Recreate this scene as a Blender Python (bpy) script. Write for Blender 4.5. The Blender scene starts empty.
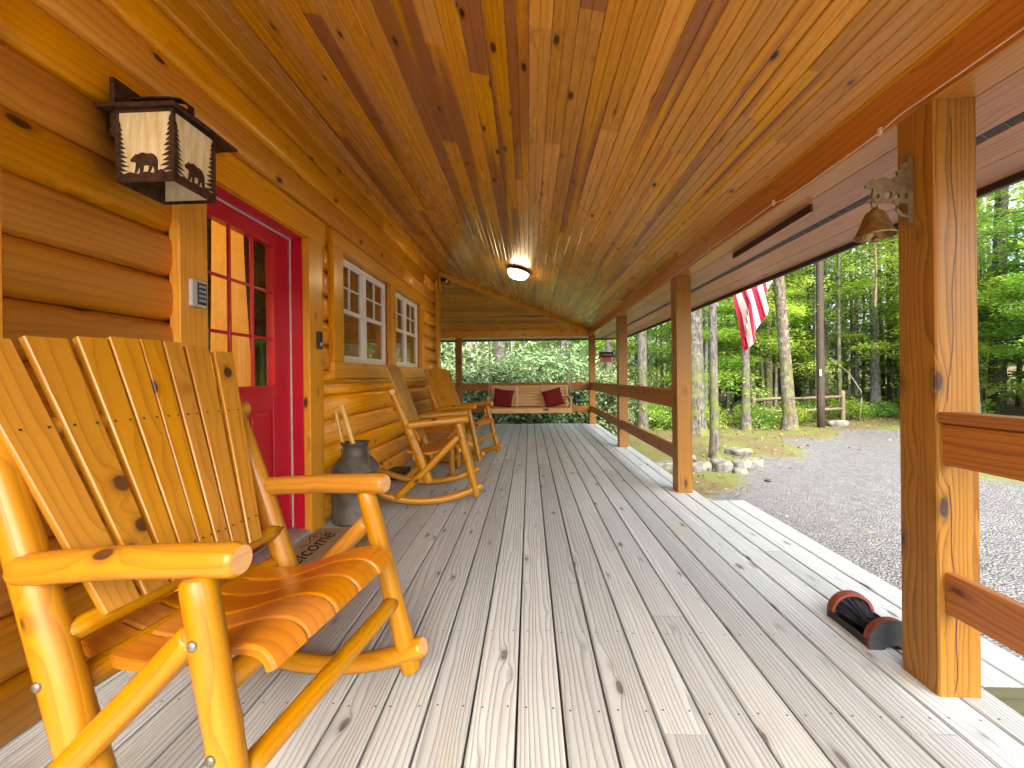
import bpy, bmesh, math, random
import numpy as np
from mathutils import Vector, Matrix
random.seed(7); RNG = np.random.default_rng(7)
SC = bpy.context.scene
COL = SC.collection
R = math.radians

# ------------------------------------------------------------------ mesh building
class MB:
    """collects polygons with per-loop UVs (metres), a per-face random value and a material slot"""
    def __init__(s): s.v=[]; s.f=[]; s.uv=[]; s.r=[]; s.m=[]; s.sm=[]
    def face(s, pts, uvs, rnd=0.5, mat=0, smooth=False):
        b=len(s.v); s.v+= [tuple(p) for p in pts]; s.f.append(list(range(b,b+len(pts)))); s.uv.append(uvs); s.r.append(rnd); s.m.append(mat); s.sm.append(smooth)
    def sweep(s, path, prof, up=(0,0,1), rnd=None, mat=0, cap=0, smooth=False, closed=True, u0=0.0, dirs=None, caps=True):
        """path: points; prof: list of 2D points (side, up) or a function i,t -> list"""
        if rnd is None: rnd=random.random()
        P=[Vector(p) for p in path]; n=len(P); up=Vector(up)
        rings=[]; acc=0; us=[]; profs=[]
        for i in range(n):
            t=dirs[i] if dirs else ((P[min(i+1,n-1)]-P[max(i-1,0)]).normalized())
            side=t.cross(up); 
            if side.length<1e-4: side=t.cross(Vector((1,0,0)))
            side.normalize(); u2=side.cross(t).normalized()
            pr=prof(i,i/(n-1)) if callable(prof) else prof
            profs.append(pr)
            rings.append([P[i]+side*a+u2*b for a,b in pr])
            if i: acc+=(P[i]-P[i-1]).length
            us.append(acc+u0)
        k=len(rings[0]); b=len(s.v)
        for r in rings: s.v+=[tuple(p) for p in r]
        vs=[0]
        for j in range(k): vs.append(vs[-1]+(Vector(profs[0][(j+1)%k])-Vector(profs[0][j])).length)
        for i in range(n-1):
            for j in range(k if closed else k-1):
                j2=(j+1)%k
                s.f.append([b+i*k+j,b+i*k+j2,b+(i+1)*k+j2,b+(i+1)*k+j])
                s.uv.append([(us[i],vs[j]),(us[i],vs[j+1]),(us[i+1],vs[j+1]),(us[i+1],vs[j])])
                s.r.append(rnd); s.m.append(mat); s.sm.append(smooth)
        if closed and caps:
            for i,fl in ((0,True),(n-1,False)):
                idx=[b+i*k+j for j in range(k)]; uv=[(us[i]+a*.3,c) for a,c in profs[i]]
                if fl: idx=idx[::-1]; uv=uv[::-1]
                s.f.append(idx[::-1] if False else idx); s.uv.append(uv); s.r.append(rnd); s.m.append(cap); s.sm.append(False)
    def board(s, a, b, w, t, up=(0,0,1), ch=.003, rnd=None, mat=0, cap=None, u0=None):
        """box from a to b, w across (side), t along up"""
        h,q=w/2,t/2; c=min(ch,h*.4,q*.4)
        pr=[(-h+c,-q),(h-c,-q),(h,-q+c),(h,q-c),(h-c,q),(-h+c,q),(-h,q-c),(-h,-q+c)]
        s.sweep([a,b],pr,up,rnd,mat,mat if cap is None else cap,u0=random.random()*20 if u0 is None else u0)
    def box(s, lo, hi, ch=.002, rnd=None, mat=0):
        lo=Vector(lo);hi=Vector(hi);d=hi-lo;c=(lo+hi)/2
        ax=max(range(3),key=lambda i:d[i])
        a=c.copy();b=c.copy();a[ax]=lo[ax];b[ax]=hi[ax]
        if ax==2: s.board(a,b,d[0],d[1],(0,1,0),ch,rnd,mat)   # side = t x up = z x y = -x
        elif ax==1: s.board(a,b,d[0],d[2],(0,0,1),ch,rnd,mat)
        else: s.board(a,b,d[1],d[2],(0,0,1),ch,rnd,mat)
    def log(s, pts, r0, r1=None, seg=14, jit=.0, rnd=None, mat=0, cap=1, up=(0,0,1), n=None, round_end=0.0, kn=0):
        """a round log along pts with slightly uneven radius and softened ends"""
        r1=r0 if r1 is None else r1
        P=[Vector(p) for p in pts]
        L=sum((P[i+1]-P[i]).length for i in range(len(P)-1)); n=n or max(6,int(L/.05))
        def at(t):
            x=t*(len(P)-1); i=min(int(x),len(P)-2); return P[i].lerp(P[i+1],x-i)
        ts=[i/(n-1) for i in range(n)]
        if round_end: ts=[0,round_end*.35/L,round_end/L]+[round_end/L+(1-2*round_end/L)*i/(n-1) for i in range(1,n-1)]+[1-round_end/L,1-round_end*.35/L,1]
        path=[at(t) for t in ts]
        ph=[random.random()*6.28 for _ in range(6)]; 
        kn_=[(random.random(),random.random()*6.28,random.uniform(.04,.1)) for _ in range(kn)]
        def pf(i,_):
            t=ts[i]; r=r0+(r1-r0)*t
            if round_end:
                e=min(t,1-t)*L
                if e<round_end: 
                    q=1-e/round_end; r*= math.sqrt(max(0,1-(.62*q)**2)) if q<1 else .80
            o=[]
            for j in range(seg):
                a=2*math.pi*j/seg
                k=1+jit*(.6*math.sin(a*2+ph[0]+t*3)+.4*math.sin(a*3+ph[1]-t*7)+.7*math.sin(t*9+ph[2])+.4*math.sin(t*21+ph[3]+a))
                for kt,ka,kh in kn_:
                    da=(a-ka+math.pi)%(2*math.pi)-math.pi
                    k+=kh*math.exp(-((t-kt)*L/.03)**2-(da/.4)**2)
                o.append((math.cos(a)*r*k,math.sin(a)*r*k))
            return o
        s.sweep(path,pf,up,rnd,mat,cap,smooth=True,u0=random.random()*20)
    def lathe(s, c, prof, seg=32, rnd=.5, mat=0, axis=None, smooth=True, caps=True):
        """prof: (radius, height) from bottom to top around +Z at c"""
        c=Vector(c); b=len(s.v); k=seg
        M=axis.to_matrix() if axis else None
        for r,h in prof:
            for j in range(k):
                a=2*math.pi*j/k; p=Vector((math.cos(a)*r,math.sin(a)*r,h))
                if M: p=M@p
                s.v.append(tuple(c+p))
        acc=0
        for i in range(len(prof)-1):
            d=math.hypot(prof[i+1][0]-prof[i][0],prof[i+1][1]-prof[i][1])
            for j in range(k):
                j2=(j+1)%k; R0=max(prof[i][0],.01)
                s.f.append([b+i*k+j,b+i*k+j2,b+(i+1)*k+j2,b+(i+1)*k+j])
                s.uv.append([(acc,j/k),(acc,(j+1)/k),(acc+d,(j+1)/k),(acc+d,j/k)]); s.r.append(rnd); s.m.append(mat); s.sm.append(smooth)
            acc+=d
        for i,fl in ((0,1),(len(prof)-1,0)):
            if caps and prof[i][0]>1e-4:
                idx=[b+i*k+j for j in range(k)]
                if fl: idx=idx[::-1]
                s.f.append(idx); s.uv.append([(0,0)]*k); s.r.append(rnd); s.m.append(mat); s.sm.append(False)
    def poly(s, pts2, org, ex, ey, th, rnd=.5, mat=0, side=None):
        """outline extruded by th along ex x ey"""
        ex=Vector(ex);ey=Vector(ey);n=ex.cross(ey).normalized()*th;o=Vector(org)
        A=[o+ex*x+ey*y+n for x,y in pts2]; B=[o+ex*x+ey*y for x,y in pts2]
        uv=[(x,y) for x,y in pts2]
        s.face(A,uv,rnd,mat); s.face(B[::-1],uv[::-1],rnd,mat)
        k=len(A)
        for i in range(k):
            j=(i+1)%k
            s.face([B[i],B[j],A[j],A[i]],[uv[i],uv[j],uv[j],uv[i]],rnd,mat if side is None else side)
    def build(s, name, mats, parent=None, loc=None):
        me=bpy.data.meshes.new(name); me.from_pydata(s.v,[],s.f)
        if not isinstance(mats,(list,tuple)): mats=[mats]
        for m in mats: me.materials.append(m)
        uvl=me.uv_layers.new(name='UVMap')
        flat=np.array([c for f in s.uv for uv in f for c in uv],dtype=np.float32)
        uvl.data.foreach_set('uv',flat)
        at=me.attributes.new('rnd','FLOAT','FACE'); at.data.foreach_set('value',np.array(s.r,dtype=np.float32))
        me.polygons.foreach_set('material_index',np.array([min(m,len(mats)-1) for m in s.m],dtype=np.int32))
        me.polygons.foreach_set('use_smooth',np.array(s.sm,dtype=bool))
        bm=bmesh.new(); bm.from_mesh(me); bmesh.ops.recalc_face_normals(bm,faces=bm.faces); bm.to_mesh(me); bm.free()
        me.update()
        o=bpy.data.objects.new(name,me); COL.objects.link(o)
        if parent: o.parent=parent
        if loc: o.location=loc
        return o

def empty(name, loc, rz=0):
    o=bpy.data.objects.new(name,None); COL.objects.link(o); o.location=loc; o.rotation_euler=(0,0,rz); o.empty_display_size=.1
    return o
def tag(o,label=None,cat=None,group=None,kind=None):
    if label: o['label']=label
    if cat: o['category']=cat
    if group: o['group']=group
    if kind: o['kind']=kind
    return o
def copy_tree(o,parent=None):
    c=o.copy(); COL.objects.link(c)
    if parent: c.parent=parent; c.matrix_parent_inverse=o.matrix_parent_inverse.copy()
    for ch in list(o.children): copy_tree(ch,c)
    return c

# ------------------------------------------------------------------ materials
class NT:
    def __init__(s,name):
        s.m=bpy.data.materials.new(name); s.m.use_nodes=True; s.t=s.m.node_tree; s.b=s.t.nodes['Principled BSDF']; s.out=s.t.nodes['Material Output']
    def n(s,typ,**kw):
        x=s.t.nodes.new(typ)
        for k,v in kw.items():
            if k.startswith('i_'):
                key=k[2:]; key=int(key) if key.isdigit() else key.replace('_',' ')
                x.inputs[key].default_value=v
            else: setattr(x,k,v)
        return x
    def l(s,a,b): s.t.links.new(a,b)
    def val(s,x,i,v):
        if hasattr(v,'is_linked') or hasattr(v,'links'): s.l(v,x.inputs[i])
        else: x.inputs[i].default_value=v
    def math(s,op,a,b=0.0,c=None,clamp=False):
        x=s.n('ShaderNodeMath',operation=op,use_clamp=clamp); s.val(x,0,a); s.val(x,1,b)
        if c is not None: s.val(x,2,c)
        return x.outputs[0]
    def mix(s,f,a,b,typ='MIX'):
        x=s.n('ShaderNodeMix',data_type='RGBA',blend_type=typ); s.val(x,0,f); s.val(x,6,a); s.val(x,7,b); return x.outputs[2]
    def comb(s,x,y,z):
        c=s.n('ShaderNodeCombineXYZ'); s.val(c,0,x); s.val(c,1,y); s.val(c,2,z); return c.outputs[0]
    def noise(s,vec,scale=1,detail=2,rough=.5,dist=0):
        x=s.n('ShaderNodeTexNoise',noise_dimensions='3D'); s.l(vec,x.inputs['Vector'])
        x.inputs['Scale'].default_value=scale; x.inputs['Detail'].default_value=detail; x.inputs['Roughness'].default_value=rough; x.inputs['Distortion'].default_value=dist
        return x.outputs[0]
    def step(s,v,a,b,lo=0,hi=1,smooth=True):
        x=s.n('ShaderNodeMapRange',interpolation_type='SMOOTHSTEP' if smooth else 'LINEAR'); s.val(x,0,v); x.inputs[1].default_value=a; x.inputs[2].default_value=b; x.inputs[3].default_value=lo; x.inputs[4].default_value=hi
        return x.outputs[0]
    def bump(s,h,strength=.3,dist=.005,normal=None):
        x=s.n('ShaderNodeBump'); x.inputs['Strength'].default_value=strength; x.inputs['Distance'].default_value=dist; s.l(h,x.inputs['Height'])
        if normal is not None: s.l(normal,x.inputs['Normal'])
        return x.outputs[0]
def c4(c): return (c[0],c[1],c[2],1)

def wood(name, light, dark, knot=(.06,.02,.008), rough=.42, rings=7.0, ring_amt=.55, fiber=.35, knots=1.0, vary=.35, odd=None, odd_at=.9,
         bump=.25, spec=.4, ku=1.6, kv=4.0, stain=None, coat=0.0, blot_amt=.55, nf=.55, vf=5.5, vr=30, sharp=3.0):
    T=NT(name); L=T.l
    uv=T.n('ShaderNodeUVMap',uv_map='UVMap').outputs[0]
    sep=T.n('ShaderNodeSeparateXYZ'); L(uv,sep.inputs[0]); u,v=sep.outputs[0],sep.outputs[1]
    rnd=T.n('ShaderNodeAttribute',attribute_name='rnd').outputs['Fac']
    off=T.math('MULTIPLY',rnd,61.0)
    # knots: slices through a 3D cell field, so their size and presence vary board by board
    kvct=T.comb(T.math('MULTIPLY',u,ku),T.math('MULTIPLY',v,kv),off)
    kd=T.n('ShaderNodeTexNoise'); L(T.comb(T.math('MULTIPLY',u,14),T.math('MULTIPLY',v,30),off),kd.inputs['Vector']); kd.inputs['Scale'].default_value=1
    vo=T.n('ShaderNodeTexVoronoi',feature='F1'); L(kvct,vo.inputs['Vector']); vo.inputs['Scale'].default_value=1.0
    dist=T.math('ADD',vo.outputs['Distance'],T.math('MULTIPLY',T.math('SUBTRACT',kd.outputs[0],.5),.10))
    field=T.math('POWER',2.718,T.math('MULTIPLY',dist,-7.0))
    # contour-line grain
    nz=T.noise(T.comb(T.math('MULTIPLY',u,nf),T.math('MULTIPLY',v,vf),off),1,2,.45)
    nz2=T.noise(T.comb(T.math('MULTIPLY',u,2.5),T.math('MULTIPLY',v,24),off),1,2,.5)
    h=T.math('ADD',T.math('MULTIPLY',nz,rings),T.math('MULTIPLY',field,3.2*knots))
    h=T.math('ADD',h,T.math('MULTIPLY',nz2,.55))
    h=T.math('ADD',h,T.math('MULTIPLY',v,float(vr)))
    fr=T.math('FRACT',h)
    ring=T.math('POWER',fr,float(sharp))                       # soft early wood to a sharp dark late-wood line
    ring=T.math('MULTIPLY',ring,T.step(fr,1.0,.93))
    fib=T.noise(T.comb(T.math('MULTIPLY',u,5),T.math('MULTIPLY',v,260),off),1,3,.6)
    blot=T.noise(T.comb(T.math('MULTIPLY',u,1.1),T.math('MULTIPLY',v,6),T.math('ADD',off,9)),1,3,.55)
    f=T.math('ADD',T.math('MULTIPLY',ring,ring_amt),T.math('MULTIPLY',T.math('SUBTRACT',fib,.5),fiber))
    f=T.math('ADD',f,T.math('MULTIPLY',T.math('SUBTRACT',blot,.48),blot_amt),clamp=True)
    col=T.mix(f,c4(light),c4(dark))
    # board to board
    hv=T.n('ShaderNodeHueSaturation'); L(col,hv.inputs['Color'])
    r2=T.math('FRACT',T.math('MULTIPLY',rnd,7.31)); r3=T.math('FRACT',T.math('MULTIPLY',rnd,23.7))
    L(T.math('ADD',1-vary*.55,T.math('MULTIPLY',r2,vary)),hv.inputs['Value'])
    L(T.math('ADD',.5-.008*vary,T.math('MULTIPLY',r3,.016*vary)),hv.inputs['Hue'])
    L(T.math('ADD',1-.25*vary,T.math('MULTIPLY',r3,.4*vary)),hv.inputs['Saturation'])
    col=hv.outputs[0]
    if odd:
        heart=T.step(T.noise(T.comb(T.math('MULTIPLY',u,.35),T.math('MULTIPLY',v,9),T.math('ADD',off,3)),1,1,.4),.52,.62)
        so=T.math('MAXIMUM',T.step(r2,odd_at,odd_at+.01),T.math('MULTIPLY',heart,T.step(r3,odd_at-.28,odd_at-.27)))
        col=T.mix(T.math('MULTIPLY',so,.85),col,c4(odd))
    if stain:   # patches with an outline of their own
        st=T.step(T.noise(T.comb(T.math('MULTIPLY',u,.8),T.math('MULTIPLY',v,3),T.math('ADD',off,5)),1,5,.7),.55,.75)
        col=T.mix(T.math('MULTIPLY',st,.55),col,c4(stain))
    km=T.step(dist,.112,.082); halo=T.step(dist,.22,.09)
    kc=T.math('MULTIPLY',km,T.math('MULTIPLY_ADD',kd.outputs[0],.5,.68),clamp=True)
    col=T.mix(T.math('MULTIPLY',halo,.45*min(knots,1)),col,c4([d*.62 for d in dark]))
    col=T.mix(T.math('MULTIPLY',kc,min(knots,1)),col,c4(knot))
    L(col,T.b.inputs['Base Color'])
    rg=T.math('ADD',rough-.08,T.math('MULTIPLY',blot,.16)); L(rg,T.b.inputs['Roughness'])
    T.b.inputs['Specular IOR Level'].default_value=spec
    if coat: T.b.inputs['Coat Weight'].default_value=coat; T.b.inputs['Coat Roughness'].default_value=.22
    hh=T.math('SUBTRACT',T.math('MULTIPLY',fib,.5),T.math('ADD',T.math('MULTIPLY',ring,.8),T.math('MULTIPLY',km,.8)))
    L(T.bump(hh,bump,.003),T.b.inputs['Normal'])
    return T.m

def plain(name,col,rough=.5,metal=0.0,noise_amt=.15,scale=30,bump=.1,spec=.5,var=(1,1,1),coat=0):
    T=NT(name); tc=T.n('ShaderNodeTexCoord').outputs['Object']
    n=T.noise(tc,scale,4,.6); n2=T.noise(tc,scale*.12,3,.6)
    f=T.math('ADD',T.math('MULTIPLY',n,.5),T.math('MULTIPLY',n2,.5))
    lo=[c*(1-noise_amt*1.6) for c in col]; hi=[min(1,c*(1+noise_amt)) for c in col]
    T.l(T.mix(T.step(f,.3,.7),c4(lo),c4(hi)),T.b.inputs['Base Color'])
    T.b.inputs['Metallic'].default_value=metal; T.b.inputs['Specular IOR Level'].default_value=spec
    T.l(T.math('ADD',rough-.06,T.math('MULTIPLY',n2,.12)),T.b.inputs['Roughness'])
    if bump: T.l(T.bump(n,bump,.002),T.b.inputs['Normal'])
    if coat: T.b.inputs['Coat Weight'].default_value=coat
    return T.m

def glass(name,tint=(.9,.95,.93),rough=.02):
    T=NT(name); g=T.n('ShaderNodeBsdfGlossy'); g.inputs['Roughness'].default_value=rough
    t=T.n('ShaderNodeBsdfTransparent'); t.inputs[0].default_value=c4(tint)
    fr=T.n('ShaderNodeFresnel',i_IOR=1.5); mx=T.n('ShaderNodeMixShader')
    bf=T.n('ShaderNodeNewGeometry').outputs['Backfacing']
    T.l(T.math('MULTIPLY',T.math('MULTIPLY_ADD',fr.outputs[0],1.3,.03,clamp=True),T.math('SUBTRACT',1.0,bf)),mx.inputs[0]); T.l(t.outputs[0],mx.inputs[1]); T.l(g.outputs[0],mx.inputs[2]); T.l(mx.outputs[0],T.out.inputs[0])
    return T.m

def leaf_mat(name,cols,trans=.45,rough=.5):
    T=NT(name); rnd=T.n('ShaderNodeAttribute',attribute_name='rnd').outputs['Fac']
    oi=T.n('ShaderNodeObjectInfo').outputs['Random']
    r=T.n('ShaderNodeValToRGB'); T.l(rnd,r.inputs[0]); e=r.color_ramp.elements
    for i,c in enumerate(cols):
        x=e[i] if i<2 else e.new(i/(len(cols)-1))
        x.position=i/(len(cols)-1); x.color=c4(c)
    hs=T.n('ShaderNodeHueSaturation'); T.l(r.outputs[0],hs.inputs['Color'])
    T.l(T.math('MULTIPLY_ADD',oi,.05,.475),hs.inputs['Hue']); T.l(T.math('MULTIPLY_ADD',T.math('FRACT',T.math('MULTIPLY',oi,7.7)),.5,.75),hs.inputs['Value'])
    T.l(hs.outputs[0],T.b.inputs['Base Color']); T.b.inputs['Roughness'].default_value=rough; T.b.inputs['Specular IOR Level'].default_value=.35
    tr=T.n('ShaderNodeBsdfTranslucent'); T.l(hs.outputs[0],tr.inputs[0])
    mx=T.n('ShaderNodeMixShader'); mx.inputs[0].default_value=trans
    T.l(T.b.outputs[0],mx.inputs[1]); T.l(tr.outputs[0],mx.inputs[2]); T.l(mx.outputs[0],T.out.inputs[0])
    return T.m

def bark_mat(name,light,dark,lichen=(.42,.45,.40),moss=None):
    T=NT(name); tc=T.n('ShaderNodeTexCoord').outputs['Object']
    mp=T.n('ShaderNodeMapping'); T.l(tc,mp.inputs[0]); mp.inputs['Scale'].default_value=(1,1,.22)
    n=T.noise(mp.outputs[0],28,5,.65); n2=T.noise(tc,3.2,4,.6); n3=T.noise(tc,9,5,.7)
    col=T.mix(T.step(n,.36,.62),c4(dark),c4(light))
    col=T.mix(T.math('MULTIPLY',T.step(n3,.52,.62),.7),col,c4(lichen))
    if moss:
        s=T.n('ShaderNodeSeparateXYZ'); T.l(tc,s.inputs[0])
        col=T.mix(T.math('MULTIPLY',T.step(n2,.45,.6),T.step(s.outputs[2],3.0,.2)),col,c4(moss))
    T.l(col,T.b.inputs['Base Color']); T.b.inputs['Roughness'].default_value=.9; T.b.inputs['Specular IOR Level'].default_value=.15
    T.l(T.bump(n,.8,.03),T.b.inputs['Normal'])
    return T.m

M={}
M['log']=wood('log_siding',(.80,.345,.006),(.44,.140,.003),rough=.34,rings=6,ring_amt=.55,fiber=.45,vary=.20,ku=3.1,kv=5.8,bump=.16,coat=.22,spec=.35,knot=(.028,.013,.012),nf=.4,vr=24,blot_amt=.9)
M['trim']=wood('pine_trim',(.69,.305,.006),(.41,.135,.003),rough=.36,rings=5,ring_amt=.55,fiber=.45,vary=.18,ku=2.8,kv=7,bump=.14,coat=.18,spec=.35,knot=(.05,.018,.01),nf=.4,blot_amt=.9)
M['ceil']=wood('ceiling_pine',(.58,.262,.014),(.28,.092,.006),rough=.28,rings=5,ring_amt=.55,fiber=.5,vary=.36,odd=(.24,.082,.030),odd_at=.95,ku=3.8,kv=8.5,bump=.10,coat=.15,knot=(.032,.014,.012),blot_amt=.9)
M['beam']=wood('beam_wood',(.50,.195,.014),(.22,.066,.006),rough=.36,rings=6,ring_amt=.65,fiber=.6,vary=.25,ku=2.4,kv=6,bump=.2,coat=.15,spec=.3,blot_amt=.8)
M['post']=wood('post_wood',(.30,.140,.026),(.085,.034,.008),rough=.45,rings=8,ring_amt=.75,fiber=.7,vary=.25,ku=2.8,kv=7,bump=.45,coat=.05,spec=.3,knot=(.045,.024,.018),nf=.28,vf=8,vr=45,stain=(.20,.085,.018))
M['rail']=wood('rail_wood',(.36,.130,.018),(.14,.042,.007),rough=.45,rings=8,ring_amt=.75,fiber=.7,vary=.25,ku=2.4,kv=6,bump=.4,coat=.05,spec=.35,nf=.28,vf=8,vr=45)
M['soffit']=wood('soffit_wood',(.50,.235,.130),(.29,.110,.055),rough=.45,rings=5,ring_amt=.75,fiber=.7,vary=.35,ku=2.4,kv=5,bump=.2,knot=(.10,.04,.035),blot_amt=1.0,nf=.35)
M['deck']=wood('deck_boards',(.475,.52,.52),(.145,.145,.132),rough=.60,rings=9,ring_amt=.68,fiber=.60,vary=.24,knots=.75,ku=3.2,kv=9,bump=.9,spec=.40,knot=(.09,.07,.055),stain=(.40,.385,.325),blot_amt=.40,nf=.34,vf=6,vr=56,sharp=3.0)
M['rim']=wood('rim_boards',(.085,.085,.050),(.04,.038,.022),rough=.8,rings=7,ring_amt=.7,vary=.2,bump=.4,spec=.2,stain=(.05,.06,.025))
M['chair']=wood('lacquered_pine',(.42,.182,.006),(.22,.073,.003),rough=.34,rings=4,ring_amt=.55,fiber=.50,vary=.16,ku=4.6,kv=8.5,bump=.2,coat=.16,spec=.35,knot=(.05,.018,.010),nf=.45,vf=8,vr=40,blot_amt=.6)
M['chairend']=wood('log_end_grain',(.56,.30,.11),(.40,.17,.05),rough=.5,rings=9,ring_amt=.6,vary=.2,bump=.3,ku=2,kv=2,stain=(.28,.13,.06))
M['seat']=wood('seat_slats',(.43,.150,.006),(.25,.066,.004),rough=.30,rings=5,ring_amt=.6,fiber=.4,vary=.14,ku=2.4,kv=6,bump=.12,coat=.2,spec=.35)
M['swing']=wood('swing_slats',(.60,.37,.15),(.42,.21,.07),rough=.5,rings=5,vary=.3,bump=.2)
M['peeled']=wood('peeled_stick',(.62,.40,.10),(.40,.21,.05),rough=.45,rings=4,vary=.2,ku=9,kv=9,bump=.2)
M['inner']=wood('room_panelling',(.75,.48,.11),(.55,.30,.06),rough=.5,vary=.3)
M['red']=plain('red_door_paint',(.55,.008,.034),.30,noise_amt=.05,scale=12,bump=.02,coat=.3)
M['redpl']=plain('maroon_cloth',(.16,.012,.014),.9,noise_amt=.2,scale=200,bump=.3,spec=.2)
M['white']=plain('white_vinyl',(.78,.78,.76),.35,noise_amt=.03,scale=8,bump=0)
M['weather']=plain('weatherstrip',(.62,.58,.50),.6,noise_amt=.05)
M['blind']=plain('wood_blind',(.50,.26,.085),.5,noise_amt=.15)
M['rust']=plain('rusty_brown_metal',(.085,.043,.026),.55,.55,noise_amt=.45,scale=45,bump=.25)
M['black']=plain('black_plastic',(.018,.018,.020),.4,noise_amt=.1,bump=.03)
M['blackm']=plain('black_metal',(.03,.03,.033),.42,.6,noise_amt=.25,scale=40,bump=.1)
M['grey']=plain('grey_plastic',(.42,.42,.41),.45,noise_amt=.05,bump=.02)
M['keys']=plain('keypad_keys',(.25,.34,.42),.4,noise_amt=.05,bump=0)
M['can']=plain('old_grey_milk_can',(.105,.096,.080),.6,.25,noise_amt=.35,scale=14,bump=.25)
M['bolt']=plain('zinc_bolt',(.24,.24,.20),.45,.8,noise_amt=.3,scale=120,bump=.1)
M['brass']=plain('aged_brass',(.30,.205,.085),.48,.9,noise_amt=.3,scale=60,bump=.1)
M['iron']=plain('weathered_iron',(.20,.155,.09),.6,.55,noise_amt=.25,scale=70,bump=.4)
M['fascia']=plain('dark_brown_fascia',(.045,.022,.016),.45,noise_amt=.15)
M['vent']=plain('vent_mesh',(.012,.012,.013),.6,noise_amt=.2)
M['ventw']=plain('vent_wire',(.26,.27,.28),.5,.4)
M['cable']=plain('pale_cable',(.62,.45,.34),.5,noise_amt=.05,bump=0)
M['sill']=plain('weathered_sill',(.36,.30,.27),.6,noise_amt=.2,scale=25)
M['alu']=plain('aluminium_sill',(.50,.50,.50),.35,.8,noise_amt=.1)
M['rope']=plain('swing_rope',(.55,.45,.38),.7)
M['rock']=None
M['ink']=plain('mat_ink',(.014,.013,.012),.9,bump=0)
M['bristle']=plain('dark_bristle',(.030,.034,.048),.35,noise_amt=.2)
M['rustred']=plain('rust_red_edge',(.20,.045,.020),.6,noise_amt=.3,scale=50,bump=.2)
M['steel']=plain('dark_grey_plate',(.050,.058,.066),.5,.3,noise_amt=.2,scale=30,bump=.08)
M['housered']=plain('birdhouse_red',(.30,.03,.015),.5)
M['orange']=plain('birdhouse_orange',(.75,.22,.10),.5)
M['glass']=glass('window_glass')
M['doorglass']=glass('door_glass',(.95,.95,.9))
T=NT('lantern_art_glass'); tc=T.n('ShaderNodeTexCoord').outputs['Object']
mp=T.n('ShaderNodeMapping'); T.l(tc,mp.inputs[0]); mp.inputs['Scale'].default_value=(45,45,7)
n=T.noise(mp.outputs[0],1,4,.6)
T.l(T.mix(T.step(n,.3,.7),(.72,.56,.26,1),(.88,.79,.53,1)),T.b.inputs['Base Color']); T.b.inputs['Roughness'].default_value=.25
T.b.inputs['Subsurface Weight'].default_value=0; M['artglass']=T.m
T=NT('lit_lamp_glass'); T.b.inputs['Base Color'].default_value=(.9,.8,.6,1); T.b.inputs['Emission Color'].default_value=(1,.74,.42,1); T.b.inputs['Emission Strength'].default_value=6; M['lit']=T.m
T=NT('lit_room_lamp'); T.b.inputs['Base Color'].default_value=(.9,.7,.4,1); T.b.inputs['Emission Color'].default_value=(1,.80,.36,1); T.b.inputs['Emission Strength'].default_value=17; M['litroom']=T.m
# coir mat
T=NT('coir_mat'); tc=T.n('ShaderNodeTexCoord').outputs['Object']; n=T.noise(tc,260,3,.7); n2=T.noise(tc,14,3,.6)
T.l(T.mix(T.math('MULTIPLY_ADD',n2,.4,T.math('MULTIPLY',n,.6)),(.12,.075,.03,1),(.52,.37,.17,1)),T.b.inputs['Base Color']); T.b.inputs['Roughness'].default_value=1
T.l(T.bump(n,1,.006),T.b.inputs['Normal']); M['coir']=T.m
# flag: stripes along the fly, blue canton with pale stars at the hoist
T=NT('flag_cloth'); uv=T.n('ShaderNodeUVMap',uv_map='UVMap').outputs[0]; sp=T.n('ShaderNodeSeparateXYZ'); T.l(uv,sp.inputs[0]); fu,fv=sp.outputs[0],sp.outputs[1]
st=T.math('LESS_THAN',T.math('FRACT',T.math('MULTIPLY',fv,6.5)),.5)
col=T.mix(st,(.78,.76,.76,1),(.42,.012,.05,1))
can=T.math('MULTIPLY',T.math('LESS_THAN',fu,.4),T.math('GREATER_THAN',fv,6/13))
gx=T.math('SUBTRACT',T.math('FRACT',T.math('MULTIPLY',fu,15)),.5); gy=T.math('SUBTRACT',T.math('FRACT',T.math('MULTIPLY',fv,9.3)),.5)
star=T.math('LESS_THAN',T.math('ADD',T.math('MULTIPLY',gx,gx),T.math('MULTIPLY',gy,gy)),.06)
col=T.mix(can,col,T.mix(star,(.02,.03,.14,1),(.75,.75,.75,1)))
T.l(col,T.b.inputs['Base Color']); T.b.inputs['Roughness'].default_value=.8
tr=T.n('ShaderNodeBsdfTranslucent'); T.l(col,tr.inputs[0]); mx=T.n('ShaderNodeMixShader',i_0=.35); T.l(T.b.outputs[0],mx.inputs[1]); T.l(tr.outputs[0],mx.inputs[2]); T.l(mx.outputs[0],T.out.inputs[0]); M['flag']=T.m
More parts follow.
